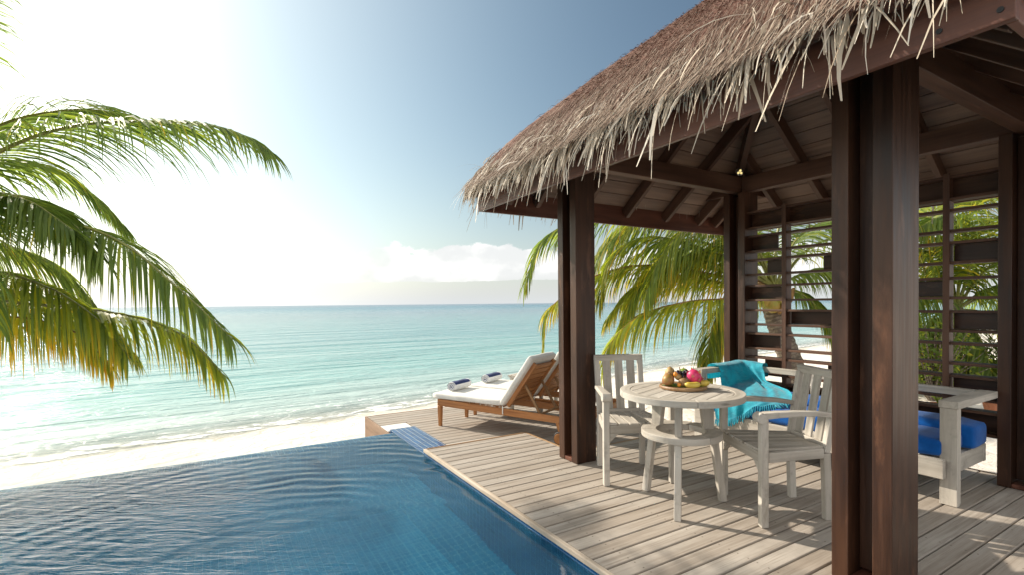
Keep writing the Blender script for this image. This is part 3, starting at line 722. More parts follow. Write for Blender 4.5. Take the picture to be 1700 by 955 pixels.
# slatted screen between the back posts
def screen(x0, x1, rails, stiles, panels, y_lo, y_hi, seed):
    scr = empty('slatted_screen', (0, 0, 0)); scr.parent = pav
    for z in rails:
        mb = PMB(); mb.box((x0, y_lo, z-.011), (x1, y_hi, z+.011)); mb.build('rail', M['rafter'], scr, bevel=.002)
    for yy in stiles:
        mb = PMB(); mb.box((x0-.012, yy-.022, 0.25), (x0-.001, yy+.022, rails[0]+.03)); mb.box((x0+.02, yy-.011, .25), (x1-.01, yy+.011, rails[0]+.004)); mb.build('stile', M['rafter'], scr, bevel=.002)
    for (za, zb, ya, yb_) in panels:
        mb = PMB(); mb.box((x1-.03, ya, zb+.013), (x1-.012, yb_, za-.013)); mb.build('infill_panel', M['dark'], scr, bevel=.002)
rails = [2.385, 2.21, 2.12, 1.955, 1.86, 1.70, 1.575, 1.41, 1.30, 1.145, 1.045, .885, .785, .615, .52, .35]
S1, S2, S3 = 2.98, 2.31, 1.65
pan = [(rails[0], rails[1], 1.335, 3.40),
       (rails[2], rails[3], 3.10, 3.40), (rails[4], rails[5], 3.0, 3.22), (rails[6], rails[7], 2.99, 3.40),
       (rails[8], rails[9], 2.35, 2.96), (rails[10], rails[11], 3.08, 3.40), (rails[4], rails[5], 2.33, 2.64),
       (rails[12], rails[13], 2.99, 3.25), (rails[12], rails[13], 2.35, 2.60),
       (rails[4], rails[5], 1.34, 1.63), (rails[6], rails[7], 1.67, 2.3), (rails[8], rails[9], 1.34, 1.63), (rails[12], rails[13], 1.34, 1.63),
       (rails[14], rails[15], 1.34, 3.40)]
screen(5.07, 5.19, rails, (S1, S2, S3), pan, 1.334, 3.415, 3)

# small spotlight on the beam by the far post
sp = tag(empty('spotlight', (4.93, 3.40, 2.80)), 'small steel spotlight with a warm lens mounted high by the far corner post', 'spotlight')
mb = MB((4.93, 3.40, 2.80)); rt = (Matrix.Rotation(R(140), 3, 'Z') @ Matrix.Rotation(R(65), 3, 'Y'))
mb.tube([(5.06, 3.47, 2.806), (4.97, 3.43, 2.845)], .012, 8); mb.build('bracket', M['black'], sp, smooth=True)
mb = MB((4.93, 3.40, 2.80)); dirv = V((-.62, -.66, -.42)).normalized(); c0 = V((4.965, 3.43, 2.845))
mb.tube([c0, c0+dirv*.03, c0+dirv*.085], [.024, .036, .038], 16); mb.build('housing', M['steel'], sp, smooth=True)
m, t, b, o = mat('warm_lens'); b.inputs['Base Color'].default_value = (.6, .5, .25, 1); b.inputs['Roughness'].default_value = .2; b.inputs['Emission Color'].default_value = (1, .78, .3, 1); b.inputs['Emission Strength'].default_value = 0.6
for k in range(3):
    mb = MB((4.93, 3.40, 2.80)); a1 = dirv.cross(V((0, 0, 1))).normalized(); b1 = dirv.cross(a1); th = k*2.09+.4
    cc = c0+dirv*.0855+(a1*math.cos(th)+b1*math.sin(th))*.017
    mb.tube([cc, cc+dirv*.004], [.013, .010], 10); mb.build('lens', m, sp, smooth=True)

# ------------------------------------------------------------------ sofa bench
SX0, SX1, SY0, SY1 = 4.20, 4.98, 1.32, 3.45
so = tag(empty('garden_sofa', (4.6, 2.4, 0)), 'weathered grey teak sofa bench with open arms in front of the slatted screen', 'sofa'); SO = (4.6, 2.4, 0)
mb = MB(SO)
mb.box((SX0, SY0+.06, .182), (SX0+.045, SY1-.05, .312)); mb.box((SX0+.146, SY0+.062, .184), (SX1-.046, SY0+.105, .310)); mb.box((SX0+.146, SY1-.095, .184), (SX1-.046, SY1-.052, .310)); mb.box((SX1-.045, SY0+.06, .182), (SX1, SY1-.05, .312))

for i in range(9): mb.box((SX0+.05, SY0+.16+i*.22, .27), (SX1-.05, SY0+.24+i*.22, .296))
mb.build('frame', M['grey'], so, bevel=.004)
for yy in (SY0, SY1-.10):
    for xx in (SX0+.05, SX1-.12):
        mb = MB(SO)
        if xx > 4.5: mb.box((xx, yy+.30 if yy < 2 else yy-.2, 0.002), (xx+.046, yy+.39 if yy < 2 else yy-.11, .183))
        else:
            mb.box((xx, yy+.002, 0.002), (xx+.046, yy+.098, .661)); mb.box((xx+.066, yy+.012, 0.002), (xx+.094, yy+.05, .661))
        mb.build('leg', M['grey'], so, bevel=.003)
    mb = MB(SO); mb.box((SX0+.045, yy-.004, .662), (SX1+.004, yy+.104, .712)); mb.build('armrest', M['grey'], so, bevel=.004)
mb = MB(SO); mb.box((SX1-.055, SY0+.106, .655), (SX1-.002, SY1-.106, .71))
for yy in (1.95, 2.05, 2.62, 2.73, 3.2, 3.3): mb.box((SX1-.05, yy-.024, .313), (SX1-.02, yy+.024, .654))
mb.build('backrest', M['grey'], so, bevel=.004)

def cushion(name, lo, hi, m, label, cat, puff=.02, r=.05, parent=None, org=None, seed=1, sag=.012):
    """soft box: rounded, puffed, with a piped seam"""
    lo, hi = V(lo), V(hi); c = (lo+hi)/2; h = (hi-lo)/2; rn = random.Random(seed); ph = [rn.uniform(0, 6) for _ in range(4)]
    bm = bmesh.new(); bmesh.ops.create_cube(bm, size=2)
    bmesh.ops.subdivide_edges(bm, edges=bm.edges, cuts=13, use_grid_fill=True)
    for v in bm.verts:
        p = v.co.copy(); s = V((p.x*h.x, p.y*h.y, p.z*h.z))
        inner = V((max(-h.x+r, min(h.x-r, s.x)), max(-h.y+r, min(h.y-r, s.y)), max(-h.z+min(r, h.z*.9), min(h.z-min(r, h.z*.9), s.z))))
        d = s-inner
        if d.length > 1e-6: s = inner+d.normalized()*min(d.length, min(r, h.z*.9))
        e = (1-abs(p.x)**4)*(1-abs(p.y)**4)
        s.z += (puff*e+sag*.4*math.sin(s.x*9+ph[0])*math.sin(s.y*7+ph[1])*e)*(1 if p.z > 0 else -.1)*abs(p.z)
        s.x += .004*math.sin(s.y*13+ph[2])*abs(p.x); s.y += .005*math.sin(s.x*15+ph[3])*abs(p.y)
        v.co = s
    me = bpy.data.meshes.new(name); bm.to_mesh(me); bm.free(); me.materials.append(m); me.polygons.foreach_set('use_smooth', [True]*len(me.polygons))
    o = bpy.data.objects.new(name, me); col.objects.link(o)
    if parent: o.parent = parent; o.location = c-V(org)
    else: o.location = c
    if label: tag(o, label, cat)
    return o
cushion('seat_cushion', (4.212, 1.40, .314), (4.62, 3.33, .448), M['blue_cloth'], 'long royal blue seat cushion along the front of the grey sofa', 'cushion', .004, .045, seed=3)
cushion('back_cushion', (4.60, 1.345, .314), (4.925, 3.32, .50), M['blue_cloth'], 'thicker royal blue cushion lying along the back of the grey sofa', 'cushion', .005, .05, seed=5)

# turquoise scarf thrown over the sofa back
sf = tag(empty('scarf', (4.95, 3.2, .72)), 'bright turquoise fringed scarf thrown over the back of the grey sofa', 'scarf'); FO = (4.95, 3.2, .72)
rows_ = [[(4.50, 3.475, .58), (4.75, 3.485, .57), (5.01, 3.47, .58), (5.01, 3.30, .58), (5.01, 3.12, .60)],
         [(4.49, 3.462, .725), (4.74, 3.464, .728), (4.985, 3.45, .735), (4.992, 3.30, .735), (4.992, 3.12, .73)],
         [(4.49, 3.342, .724), (4.72, 3.336, .732), (4.90, 3.34, .742), (4.915, 3.28, .738), (4.915, 3.12, .728)],
         [(4.48, 3.325, .64), (4.70, 3.30, .66), (4.865, 3.27, .66), (4.89, 3.20, .655), (4.885, 3.08, .65)],
         [(4.47, 3.30, .53), (4.67, 3.25, .55), (4.82, 3.19, .56), (4.85, 3.12, .565), (4.865, 3.03, .565)],
         [(4.42, 3.25, .475), (4.60, 3.18, .525), (4.72, 3.06, .535), (4.77, 2.97, .535), (4.80, 2.86, .532)],
         [(4.34, 3.20, .470), (4.48, 3.10, .485), (4.58, 2.95, .515), (4.65, 2.84, .525), (4.70, 2.72, .525)],
         [(4.26, 3.17, .465), (4.32, 3.04, .472), (4.38, 2.88, .476), (4.46, 2.72, .482), (4.53, 2.58, .49)],
         [(4.193, 3.15, .40), (4.195, 3.03, .43), (4.215, 2.88, .462), (4.28, 2.70, .472), (4.36, 2.54, .472)],
         [(4.188, 3.13, .26), (4.186, 3.02, .27), (4.19, 2.89, .33), (4.20, 2.74, .42), (4.25, 2.58, .466)]]
def cat1(P, u):
    P = [P[0]*2-P[1]]+P+[P[-1]*2-P[-2]]; n_ = len(P)-3; x = u*n_; k = min(int(x), n_-1); t = x-k; a, b, c, d = P[k:k+4]
    return .5*((2*b)+(c-a)*t+(2*a-5*b+4*c-d)*t*t+(3*b-a-3*c+d)*t**3)
mb = MB(FO); vs, gs = [], []; nw = 41; nr = 46; rn = random.Random(4)
for j in range(nr):
    for i in range(nw):
        cr = [cat1([V(p) for p in r_], i/(nw-1)) for r_ in rows_]; vs.append(cat1(cr, j/(nr-1))); gs.append((i/(nw-1), j*.03, 0))
base_ = [v.copy() for v in vs]
for j in range(nr):
    for i in range(nw):
        a = base_[j*nw+min(i+1, nw-1)]-base_[j*nw+max(i-1, 0)]; b_ = base_[min(j+1, nr-1)*nw+i]-base_[max(j-1, 0)*nw+i]; nn = b_.cross(a).normalized()
        if nn.dot(V((-.5, -.4, .75))) < 0 and j > 12: nn = -nn
        s_ = i/(nw-1); jj = j/(nr-1)
        wv = math.sin(s_*23+jj*4)*.007+math.sin(s_*41-jj*6+1)*.004+math.sin(s_*9+jj*7)*.007+math.sin(s_*14+jj*15)*.004*(jj > .35)
        vs[j*nw+i] = base_[j*nw+i]+nn*((.012+wv) if j > 12 else (.004+.3*abs(wv))*(1 if nn.z > 0 or nn.y > 0 else -1))
fs = [(j*nw+i, j*nw+i+1, (j+1)*nw+i+1, (j+1)*nw+i) for j in range(nr-1) for i in range(nw-1)]
mb.add(vs, fs, gs); mb.build('cloth', M['scarf'], sf, smooth=True, subdiv=1)
mb = MB(FO)
def tassel(p, d, L):
    p = V(p); pts = [p]
    v = V(d).normalized()
    for k in range(4): pts.append(pts[-1]+v*L/4); v = (v+V((rn.uniform(-.3, .3), rn.uniform(-.3, .3), -.25))).normalized()
    mb.tube(pts, [.004, .006, .005, .006, .003], 5)
for i in range(0, nw): tassel(vs[(nr-1)*nw+i], (-.25, -.25*(i/nw), -1+.5*i/nw), rn.uniform(.05, .08))
for j in range(33, nr): tassel(vs[j*nw+nw-1], (rn.uniform(-.5, .1), -1, -.25), rn.uniform(.04, .07))
f = mb.build('fringe', M['scarf'], sf, smooth=True); f['kind'] = 'stuff'

# ------------------------------------------------------------------ armchair (local: faces -y)
def armchair():
    root = empty('armchair', (0, 0, 0))
    G = M['grey']
    for s in (-1, 1):
        mb = MB(); mb.bar((s*.262, -.225, .002), (s*.262, -.225, .672), .046, .046, (0, 1, 0)); mb.build('leg', G, root, bevel=.004)
        mb = MB(); mb.bar((s*.187, .235, .002), (s*.187, .222, .43), .042, .046, (0, 1, 0)); mb.build('leg', G, root, bevel=.004)
    mb = MB()
    mb.bar((-.235, -.222, .43), (.235, -.222, .43), .045, .065)
    for k in range(-4, 5):       # slightly bowed front rail: extra strip thickest at its middle
        pass
    for s in (-1, 1):
        mb.bar((s*.258, -.198, .43), (s*.190, .20, .43), .034, .062)
        mb.prism([(s*.236, -.222-.02, .398), (s*.17, -.222-.02, .398), (s*.236, -.222-.02, .33)], (0, 1, 0), .034)
    mb.bar((-.165, .222, .43), (.165, .222, .43), .034, .06)
    mb.build('seat_frame', G, root, bevel=.004)
    mb = MB()
    for i in range(6):
        f = -1+2*i/5
        mb.bar((f*.212, -.243, .4725-.006*(1-f*f)), (f*.165, .20, .466-.004*(1-f*f)), .070, .016, w1=.056)
    mb.build('seat', G, root, bevel=.004)
    br = None
    mb = MB()
    top = (.945, .315)
    for s in (-1, 1): mb.bar((s*.187, .222, .432), (s*.192, .300, .90), .044, .036, (0, 1, 0))
    mb.bar((-.214, .306, .921), (.214, .306, .921), .034, .05, (0, -.16, 1))
    mb.bar((-.165, .228, .475), (.165, .228, .475), .028, .03)
    mb.build('back_frame', G, root, bevel=.004)
    mb = MB()
    for i in (-1, 0, 1): mb.bar((i*.103, .231, .49), (i*.106, .301, .897), .070, .014, (0, 1, 0))
    mb.build('backrest', G, root, bevel=.003)
    for s in (-1, 1):
        mb = MB()
        pts = [(s*.200, .262, .672), (s*.222, .14, .690), (s*.245, 0, .698), (s*.259, -.13, .698), (s*.264, -.235, .692)]
        for a, b in zip(pts, pts[1:]): pass
        n = len(pts); vs, gs, fs = [], [], []
        for k, p in enumerate(pts):
            w_ = (.046, .05, .056, .062, .066)[k]; t_ = (.03, .03, .032, .036, .04)[k]
            for a, b in ((-1, -1), (1, -1), (1, 1), (-1, 1)): vs.append((p[0]+a*w_/2, p[1], p[2]+b*t_/2)); gs.append((p[1]+3*s+9, a*w_, b*t_))
        for k in range(n-1):
            for a in range(4): fs.append((k*4+a, k*4+(a+1) % 4, (k+1)*4+(a+1) % 4, (k+1)*4+a))
        fs += [(3, 2, 1, 0), tuple((n-1)*4+a for a in range(4))]
        mb.add(vs, fs, gs)
        mb.tube([(s*.264-.035, -.245, .680), (s*.264+.035, -.245, .680)], .034, 16)
        mb.build('armrest', G, root, bevel=.005)
    return root
ch = armchair()
ch.location = (2.985-.43*.22, 3.18-.9*.22, 0); ch.rotation_euler.z = math.atan2(-.43, .9)
tag(ch, 'weathered grey teak armchair standing close beside the far left post', 'armchair', 'teak armchairs at the round table')
c2 = copy_tree(ch); f2 = V((-.88, .475)).normalized()
c2.location = (3.4165+f2.x*.22, 1.858+f2.y*.22, 0); c2.rotation_euler.z = math.atan2(f2.x, -f2.y)
tag(c2, 'weathered grey teak armchair pulled up between the table and the sofa', 'armchair', 'teak armchairs at the round table')

# ------------------------------------------------------------------ round table
TC = V((2.77, 2.36, 0)); TZ = .787; TRAD = .412
tb = tag(empty('round_table', TC), 'round weathered grey teak table on three splayed legs with a ring shelf', 'table')
mb = MB(TC)
def disc_sector(mb, r0, r1, z0, z1, a0, a1, n=20):
    vs, gs, fs = [], [], []; q = random.uniform(0, 30)
    for k in range(n+1):
        th = a0+(a1-a0)*k/n
        for r_, z in ((r0, z0), (r1, z0), (r1, z1), (r0, z1)):
            vs.append(TC+V((r_*math.cos(th), r_*math.sin(th), z))); gs.append((r_*(th-a0)+q, r_+q, z))
    for k in range(n):
        for a in range(4): fs.append((k*4+a, (k+1)*4+a, (k+1)*4+(a+1) % 4, k*4+(a+1) % 4))
    fs += [(0, 1, 2, 3), tuple(n*4+a for a in (3, 2, 1, 0))]
    mb.add(vs, fs, gs)
for k in range(4): disc_sector(mb, .342, TRAD, TZ-.043, TZ, k*math.pi/2+.95+.002, (k+1)*math.pi/2+.95-.002)
# planked centre
pw = .0855; i = 0; yy = -.342
while yy < .34:
    y1 = min(yy+pw, .342); a = math.sqrt(max(0, .35**2-max(abs(yy), abs(y1))**2)); b_ = math.sqrt(max(0, .35**2-min(abs(yy), abs(y1))**2)) if yy*y1 > 0 else .35
    n = 8; pts = []
    for k in range(n+1):
        v_ = yy+.001+(y1-yy-.002)*k/n; pts.append((math.sqrt(max(0, .3408**2-v_**2)), v_))
    out_ = [(p[0], p[1]) for p in pts]+[(-p[0], p[1]) for p in reversed(pts)]
    rt = Matrix.Rotation(R(18), 2)
    P3 = []
    for p in out_: w_ = rt @ V(p); P3.append(TC+V((w_.x, w_.y, TZ-.038)))
    # grain along the plank
    k0 = len(mb.v); mb.prism(P3, (0, 0, 1), .0365); q = random.uniform(0, 40)
    for z_ in range(k0, len(mb.v)):
        l = rt.transposed() @ V((mb.v[z_].x-TC.x, mb.v[z_].y-TC.y)); mb.g[z_] = (l.x+q, l.y+q, mb.v[z_].z)
    yy = y1
mb.build('tabletop', M['grey'], tb, bevel=.004)
mb = MB(TC)
for k in range(3): disc_sector(mb, .165, .268, .472, .516, k*2.094+.4+.003, (k+1)*2.094+.4-.003)
mb.build('ring_shelf', M['grey'], tb, bevel=.005)
for adeg in (216, 334, 96):
    th = R(adeg); e = V((math.cos(th), math.sin(th), 0)); tn = V((-e.y, e.x, 0)); mb = MB(TC)
    pr = [(.275, .002), (.325, .002), (.255, .472), (.230, .517), (.228, TZ-.044), (.128, TZ-.044), (.160, .517), (.208, .472)]
    mb.prism([TC+e*r_+V((0, 0, z))-tn*.022 for r_, z in pr], tn, .044)
    k0 = len(mb.v)-16
    for z_ in range(k0, len(mb.v)): 
        p = mb.v[z_]-TC; mb.g[z_] = (p.z+adeg, p.dot(e)+2, p.dot(tn)+adeg*.1)
    mb.build('leg', M['grey'], tb, bevel=.004)

# fruit board
BC = V((2.79, 2.455, TZ)); BZ = TZ+.001
def GZ(px, py, z):
    d = at(px, py, 1)-V((0, 0, CAM_H)); return V((0, 0, CAM_H))+d*((z-CAM_H)/d.z)
BC = GZ(1134, 641, TZ+.02); BC.z = TZ
brd = MB(BC); brd.lathe([(.150, .001), (.160, .004), (.163, .016), (.158, .024), (.01, .0245)], BC, 40, wob=.012)
brd = brd.build('serving_board', M['strut'], None, smooth=False)
tag(brd, 'round slice of pale wood with bark rim under the fruit', 'serving board')
m_bl, t, b, o = mat('banana_leaf'); b.inputs['Base Color'].default_value = (.12, .21, .015, 1); b.inputs['Roughness'].default_value = .35
FZ = TZ+.026
vr = V((cR.x, cR.y, 0)).normalized(); vf = V((cF.x, cF.y, 0)).normalized()      # picture-wise axes of the fruit arrangement
def fp(r_, f_, z=0): return BC+vr*r_+vf*f_+V((0, 0, z+.026))
mb = MB(BC); vs, gs = [], []
for j in range(13):
    s = -1+2*j/12
    for i in range(5):
        tt = -1+i/2; wdt = .065*math.sqrt(max(0, 1-s*s))*(1 if s > -.6 else .9)+.002
        vs.append(fp(s*.155, tt*wdt-.03, .0015+.004*math.sin(s*6+i))); gs.append((s, tt, 0))
mb.add(vs, [(j*5+i, j*5+i+1, (j+1)*5+i+1, (j+1)*5+i) for j in range(12) for i in range(4)], gs)
lf = mb.build('banana_leaf', m_bl, None, smooth=True); tag(lf, 'glossy green piece of banana leaf lying on the wooden board', 'leaf')
sm = lf.modifiers.new('solid', 'SOLIDIFY'); sm.thickness = .001
def fruit_mat(name, c1, c2, rough=.45, scale=20):
    m, t, b, o = mat(name); q = NT(t); tcx = q.n('ShaderNodeTexCoord').outputs['Object']
    n = q.noise(tcx, scale, 4, .6); q.set(b.inputs['Base Color'], q.mix(q.smooth(n, .38, .62), c1, c2)); b.inputs['Roughness'].default_value = rough
    q.set(b.inputs['Normal'], q.bump(q.noise(tcx, 120, 3), .15, .002)); return m
fm = {'mango': fruit_mat('mango_skin', (.34, .21, .055), (.30, .12, .05)), 'brown': fruit_mat('brown_skin', (.27, .155, .06), (.36, .225, .10), .6, 35), 'pale': fruit_mat('pale_skin', (.46, .31, .13), (.38, .24, .09), .6),
      'pink': fruit_mat('dragon_skin', (.62, .03, .13), (.70, .07, .19)), 'scale': fruit_mat('dragon_scale', (.62, .16, .16), (.40, .36, .06)), 'banana': fruit_mat('banana_skin', (.58, .42, .055), (.66, .50, .09)),
      'grape': fruit_mat('grape_skin', (.010, .008, .018), (.028, .016, .04), .25), 'orange': fruit_mat('kumquat_skin', (.72, .24, .02), (.78, .30, .03)), 'green': fruit_mat('green_skin', (.16, .26, .03), (.24, .30, .05)), 'stem': fruit_mat('dry_stem', (.16, .08, .04), (.22, .12, .06))}
def fruit(name, mt, c, r, label, cat, lump=.03, rot=None, group=None, seed=0, stem=True):
    mb = MB(c); mb.blob(c, r, 20, 12, lump, rot, seed=seed); o = mb.build(name, fm[mt], None, smooth=True, weld=True); tag(o, label, cat, group)
    if stem:
        up = (rot @ V((0, 0, 1))) if rot else V((0, 0, 1)); c = V(c)
        mb = MB(c); mb.tube([c+up*(r[2]*.95), c+up*(r[2]*1.0+.008)], [.004, .003], 6); mb.build('stem', fm['stem'], o)
    return o
fruit('mango', 'mango', fp(-.118, -.04, .040), (.047, .042, .042), 'large brown and red mango at the left end of the fruit board', 'fruit', .05, Euler((0, .5, .4)).to_matrix(), seed=1)
fruit('mangosteen', 'brown', fp(-.022, -.072, .030), (.036, .034, .031), 'round brown fruit at the front between mango and bananas', 'fruit', .05, seed=2)
fruit('sapodilla', 'pale', fp(-.048, -.035, .060), (.030, .026, .022), 'small pale brown fruit piled on top beside the mango', 'fruit', .05, Euler((.3, .6, 0)).to_matrix(), seed=3)
fruit('pear', 'pale', fp(-.075, .055, .070), (.036, .036, .048), 'tall pale yellow fruit at the back of the pile', 'fruit', .05, seed=4)
fruit('sweet_potato', 'brown', fp(-.098, .02, .055), (.05, .03, .028), 'rough brown fruit lying behind the big mango', 'fruit', .06, Euler((0, .2, .5)).to_matrix(), seed=5)
fruit('green_apple', 'green', fp(.030, .075, .065), (.042, .042, .040), 'green fruit at the back behind the black grapes', 'fruit', .03, seed=6)
fruit('kumquat', 'orange', fp(-.068, -.045, .080), (.015, .015, .017), 'small orange kumquat on top of the brown fruit', 'fruit', .02, seed=7)
fruit('kumquat', 'orange', fp(-.062, -.102, .016), (.013, .013, .014), 'small orange kumquat low down beside the big mango', 'fruit', .02, seed=8)
fruit('guava', 'brown', fp(.115, .03, .038), (.036, .036, .036), 'brownish fruit behind the right-hand banana', 'fruit', .05, seed=9)
gr = tag(empty('grape_bunch', fp(-.01, .0, .03)), 'bunch of black grapes heaped in the middle of the fruit', 'grapes'); go = fp(-.01, .0, .03); rn = random.Random(5)
for k in range(22):
    a, b_ = rn.uniform(0, 6.28), rn.random(); c = fp(-.012+math.cos(a)*.052*b_**.5, .0+math.sin(a)*.045*b_**.5, .062+.022*rn.random()+.018*(1-b_))
    mb = MB(go); mb.blob(c, (.0125, .0125, .0135), 12, 8); mb.build('grape', fm['grape'], gr, smooth=True, weld=True)
mb = MB(go); mb.tube([fp(-.02, 0, .07), fp(-.02, .004, .10), fp(-.022, .006, .125)], [.004, .004, .003], 6); mb.build('stem', fm['stem'], gr)
# dragon fruit
dg = tag(empty('dragon_fruit', fp(.062, -.045, .06)), 'bright pink dragon fruit with curling scales on the fruit board', 'fruit'); do = fp(.062, -.045, .06)
rtm = Euler((0, -.9, .3)).to_matrix(); mb = MB(do); mb.blob(do, (.050, .050, .060), 24, 16, .015, rtm, seed=12); mb.build('flesh', fm['pink'], dg, smooth=True, weld=True)
for k in range(13):
    z = -.7+1.5*k/12; th = k*2.4; nrm = V((math.cos(th)*math.sqrt(max(.05, 1-z*z)), math.sin(th)*math.sqrt(max(.05, 1-z*z)), z))
    p = V((nrm.x*.050, nrm.y*.050, nrm.z*.060)); upv = (V((0, 0, 1))-nrm*nrm.z).normalized() if abs(nrm.z) < .98 else V((1, 0, 0)); tn = nrm.cross(upv)
    pts = [p-tn*.012+nrm*.0, p+nrm*.004-upv*.006, p+tn*.012, p+upv*.020+nrm*.012]
    mb = MB(do); pts = [do+(rtm @ q) for q in pts]; mb.prism(pts, rtm @ nrm, .002); mb.build('scale', fm['scale'], dg, bevel=0)
for (rr, ff, zz, rz, label) in ((.028, -.115, .016, .12, 'short yellow banana lying in front of the dragon fruit'), (.112, -.055, .020, -.35, 'short yellow banana at the right end of the board')):
    c = fp(rr, ff, zz); mb = MB(c); pts, rad = [], []
    for k in range(11):
        s = -1+2*k/10; l = vr*math.cos(rz)+vf*math.sin(rz)
        pts.append(c+l*(s*.056)+vf*(.012*s*s)+V((0, 0, .010*s*s-.003))); rad.append(.0195*math.sqrt(max(0, 1-abs(s)**3.2))+.003)
    mb.tube(pts, rad, 12); bo = mb.build('banana', fm['banana'], None, smooth=True); tag(bo, label, 'banana', 'bananas on the fruit board')
    mb = MB(c); mb.tube([pts[-1], pts[-1]+(pts[-1]-pts[-2]).normalized()*.012], [.004, .003], 6); mb.build('stem', fm['stem'], bo)

# ------------------------------------------------------------------ sun loungers (local: x along from foot to head, y across)
LA = V((.46, -.887, 0)).normalized(); LB = V((.887, .46, 0)).normalized(); LANG = math.atan2(LA.y, LA.x)
def lounger():
    root = empty('sun_lounger', (0, 0, 0)); T = M['teak']; W = .60; LEN = 1.98
    for s in (0, 1):
        y = .022 if s == 0 else W-.022
        mb = MB(); mb.bar((0, y, .302), (LEN, y, .262), .034, .085, w1=.034, t1=.075); mb.build('side_rail', T, root, bevel=.004)
        mb = MB(); mb.bar((.032, y, .258), (.032, y, .002), .056, .046, (1, 0, 0), .038, .036); mb.build('leg', T, root, bevel=.003)
        mb = MB(); mb.bar((1.70, y, .235), (1.76, y, .06), .05, .036, (1, 0, 0)); mb.build('leg', T, root, bevel=.003)
        mb = MB(); yw = -.022 if s == 0 else W+.022
        mb.tube([(1.74, yw-.02, .072), (1.74, yw+.02, .072)], .058, 28); wh = mb.build('wheel', T, root, bevel=.003)
        mb = MB(); pts = [(1.74+.060*math.cos(2*math.pi*k/28), yw, .075+.060*math.sin(2*math.pi*k/28)) for k in range(29)]
        mb.tube(pts, .014, 8, cap=False); mb.build('tyre', M['rubber'], wh, smooth=True)
    mb = MB()
    mb.bar((.018, .04, .302), (.018, W-.04, .302), .03, .085); mb.bar((LEN-.02, .04, .262), (LEN-.02, W-.04, .262), .03, .07)
    for i in range(11): mb.bar((.09+i*.085, .04, .335), (.09+i*.085, W-.04, .335), .065, .014)
    mb.build('slat_base', T, root, bevel=.003)
    # raised back
    h0 = V((1.03, 0, .345)); h1 = V((1.405, 0, .862)); bd = (h1-h0).normalized(); bn = V((-bd.z, 0, bd.x))
    br = empty('backrest', (0, 0, 0)); br.parent = root
    for y in (.065, W-.065):
        mb = MB(); mb.bar(h0+V((0, y, 0)), h1+V((0, y, 0)), .034, .05, bn); mb.build('stile', T, br, bevel=.003)
    mb = MB()
    for i in range(8):
        p = h0+bd*(.04+i*.078); mb.bar(p+V((0, .084, 0)), p+V((0, W-.084, 0)), .066, .016, bn)
    mb.build('slat_panel', T, br, bevel=.003)
    for y in (.10, W-.10):
        mb = MB(); mb.bar(h0+bd*.33+V((.02, y, -.005)), (1.44, y, .285), .022, .03, (1, 0, 0)); mb.build('strut', M['strut'], root, bevel=.003)
    mb = MB(); mb.bar((1.44, .04, .285), (1.44, W-.04, .285), .03, .02); mb.build('cross_rail', M['strut'], root, bevel=.002)
    cushion('seat_cushion', (-.07, -.015, .345), (.99, W+.015, .425), M['white_cloth'], None, None, .008, .03, root, (0, 0, 0), 7, .006)
    bc = cushion('back_cushion', (-.36, -.015-W/2-.0, -.04), (.36, W/2+.015, .04), M['white_cloth'], None, None, .006, .032, root, (0, 0, 0), 9, .006)
    bc.location = h0+bd*.335+bn*.065+V((0, W/2, 0)); bc.rotation_euler = (0, -math.atan2(bd.z, bd.x), 0)
    mb = MB(); mb.bar((.995, -.004, .35), (.995, -.004, .255), .014, .003, (0, 1, 0)); mb.build('strap', M['white_cloth'], root)
    return root
lo1 = lounger(); base = V((2.440*KL, 5.940*KL, LZ))-LB*.02*KL
lo1.scale = (KL, KL, KL); lo1.location = base; lo1.rotation_euler.z = LANG
tag(lo1, 'teak sun lounger with cream cushion nearest to the pool edge', 'sun lounger', 'sun loungers on the lower deck')
lo2 = copy_tree(lo1); lo2.location = base+(LB*.735+LA*.015)*KL
tag(lo2, 'teak sun lounger with cream cushion on the sea side of the other', 'sun lounger', 'sun loungers on the lower deck')
def towel(c, label, tilt):
    t0 = tag(empty('rolled_towel', c, LANG+math.pi/2+tilt), label, 'towel', 'rolled towels on the loungers')
    # roll lies along local x
    mbw, mbn = MB(), MB(); Lt = .36; r0 = .062; n = 26
    for mb_, a0, a1 in ((mbn, .15, 2.75), (mbw, 2.75, 6.43)):
        vs, gs, fs = [], [], []; m_ = 14; nx = 12
        for i in range(nx+1):
            x = -Lt/2+Lt*i/nx; e = 1-.10*abs(2*i/nx-1)**6
            for k in range(m_+1):
                th = a0+(a1-a0)*k/m_; rr = r0*e*(1+.02*math.sin(5*th+i*.8))
                vs.append((x, rr*math.cos(th), rr*.92*math.sin(th)+r0*.92)); gs.append((x, th, 0))
        for i in range(nx):
            for k in range(m_): fs.append((i*(m_+1)+k, (i+1)*(m_+1)+k, (i+1)*(m_+1)+k+1, i*(m_+1)+k+1))
        mb_.add(vs, fs, gs)
    mbn.build('navy_stripe', M['towel_navy'], t0, smooth=True); mbw.build('white_part', M['towel_white'], t0, smooth=True)
    for s in (-1, 1):
        mb = MB(); pts = []
        for k in range(46):
            th = k*.36; rr = .008+.052*k/45; pts.append((s*(Lt/2-.012), rr*math.cos(th), rr*.92*math.sin(th)+r0*.92))
        mb.tube(pts, .0085, 6); mb.build('rolled_end', M['towel_white'], t0, smooth=True)
    for s in (-1, 1):
        mb = MB(); pts = [(s*(Lt/2-.014), (.006+.03*k/30)*math.cos(k*.4+1.5), (.006+.03*k/30)*math.sin(k*.4+1.5)+r0*.92) for k in range(30)]
        mb.tube(pts, .0085, 6); mb.build('navy_core', M['towel_navy'], t0, smooth=True)
zc = -.15+.432
towel(base+(LA*.13+LB*.30+V((0, 0, .435)))*KL, 'navy and white rolled towel on the lounger nearer to the pool', .05)
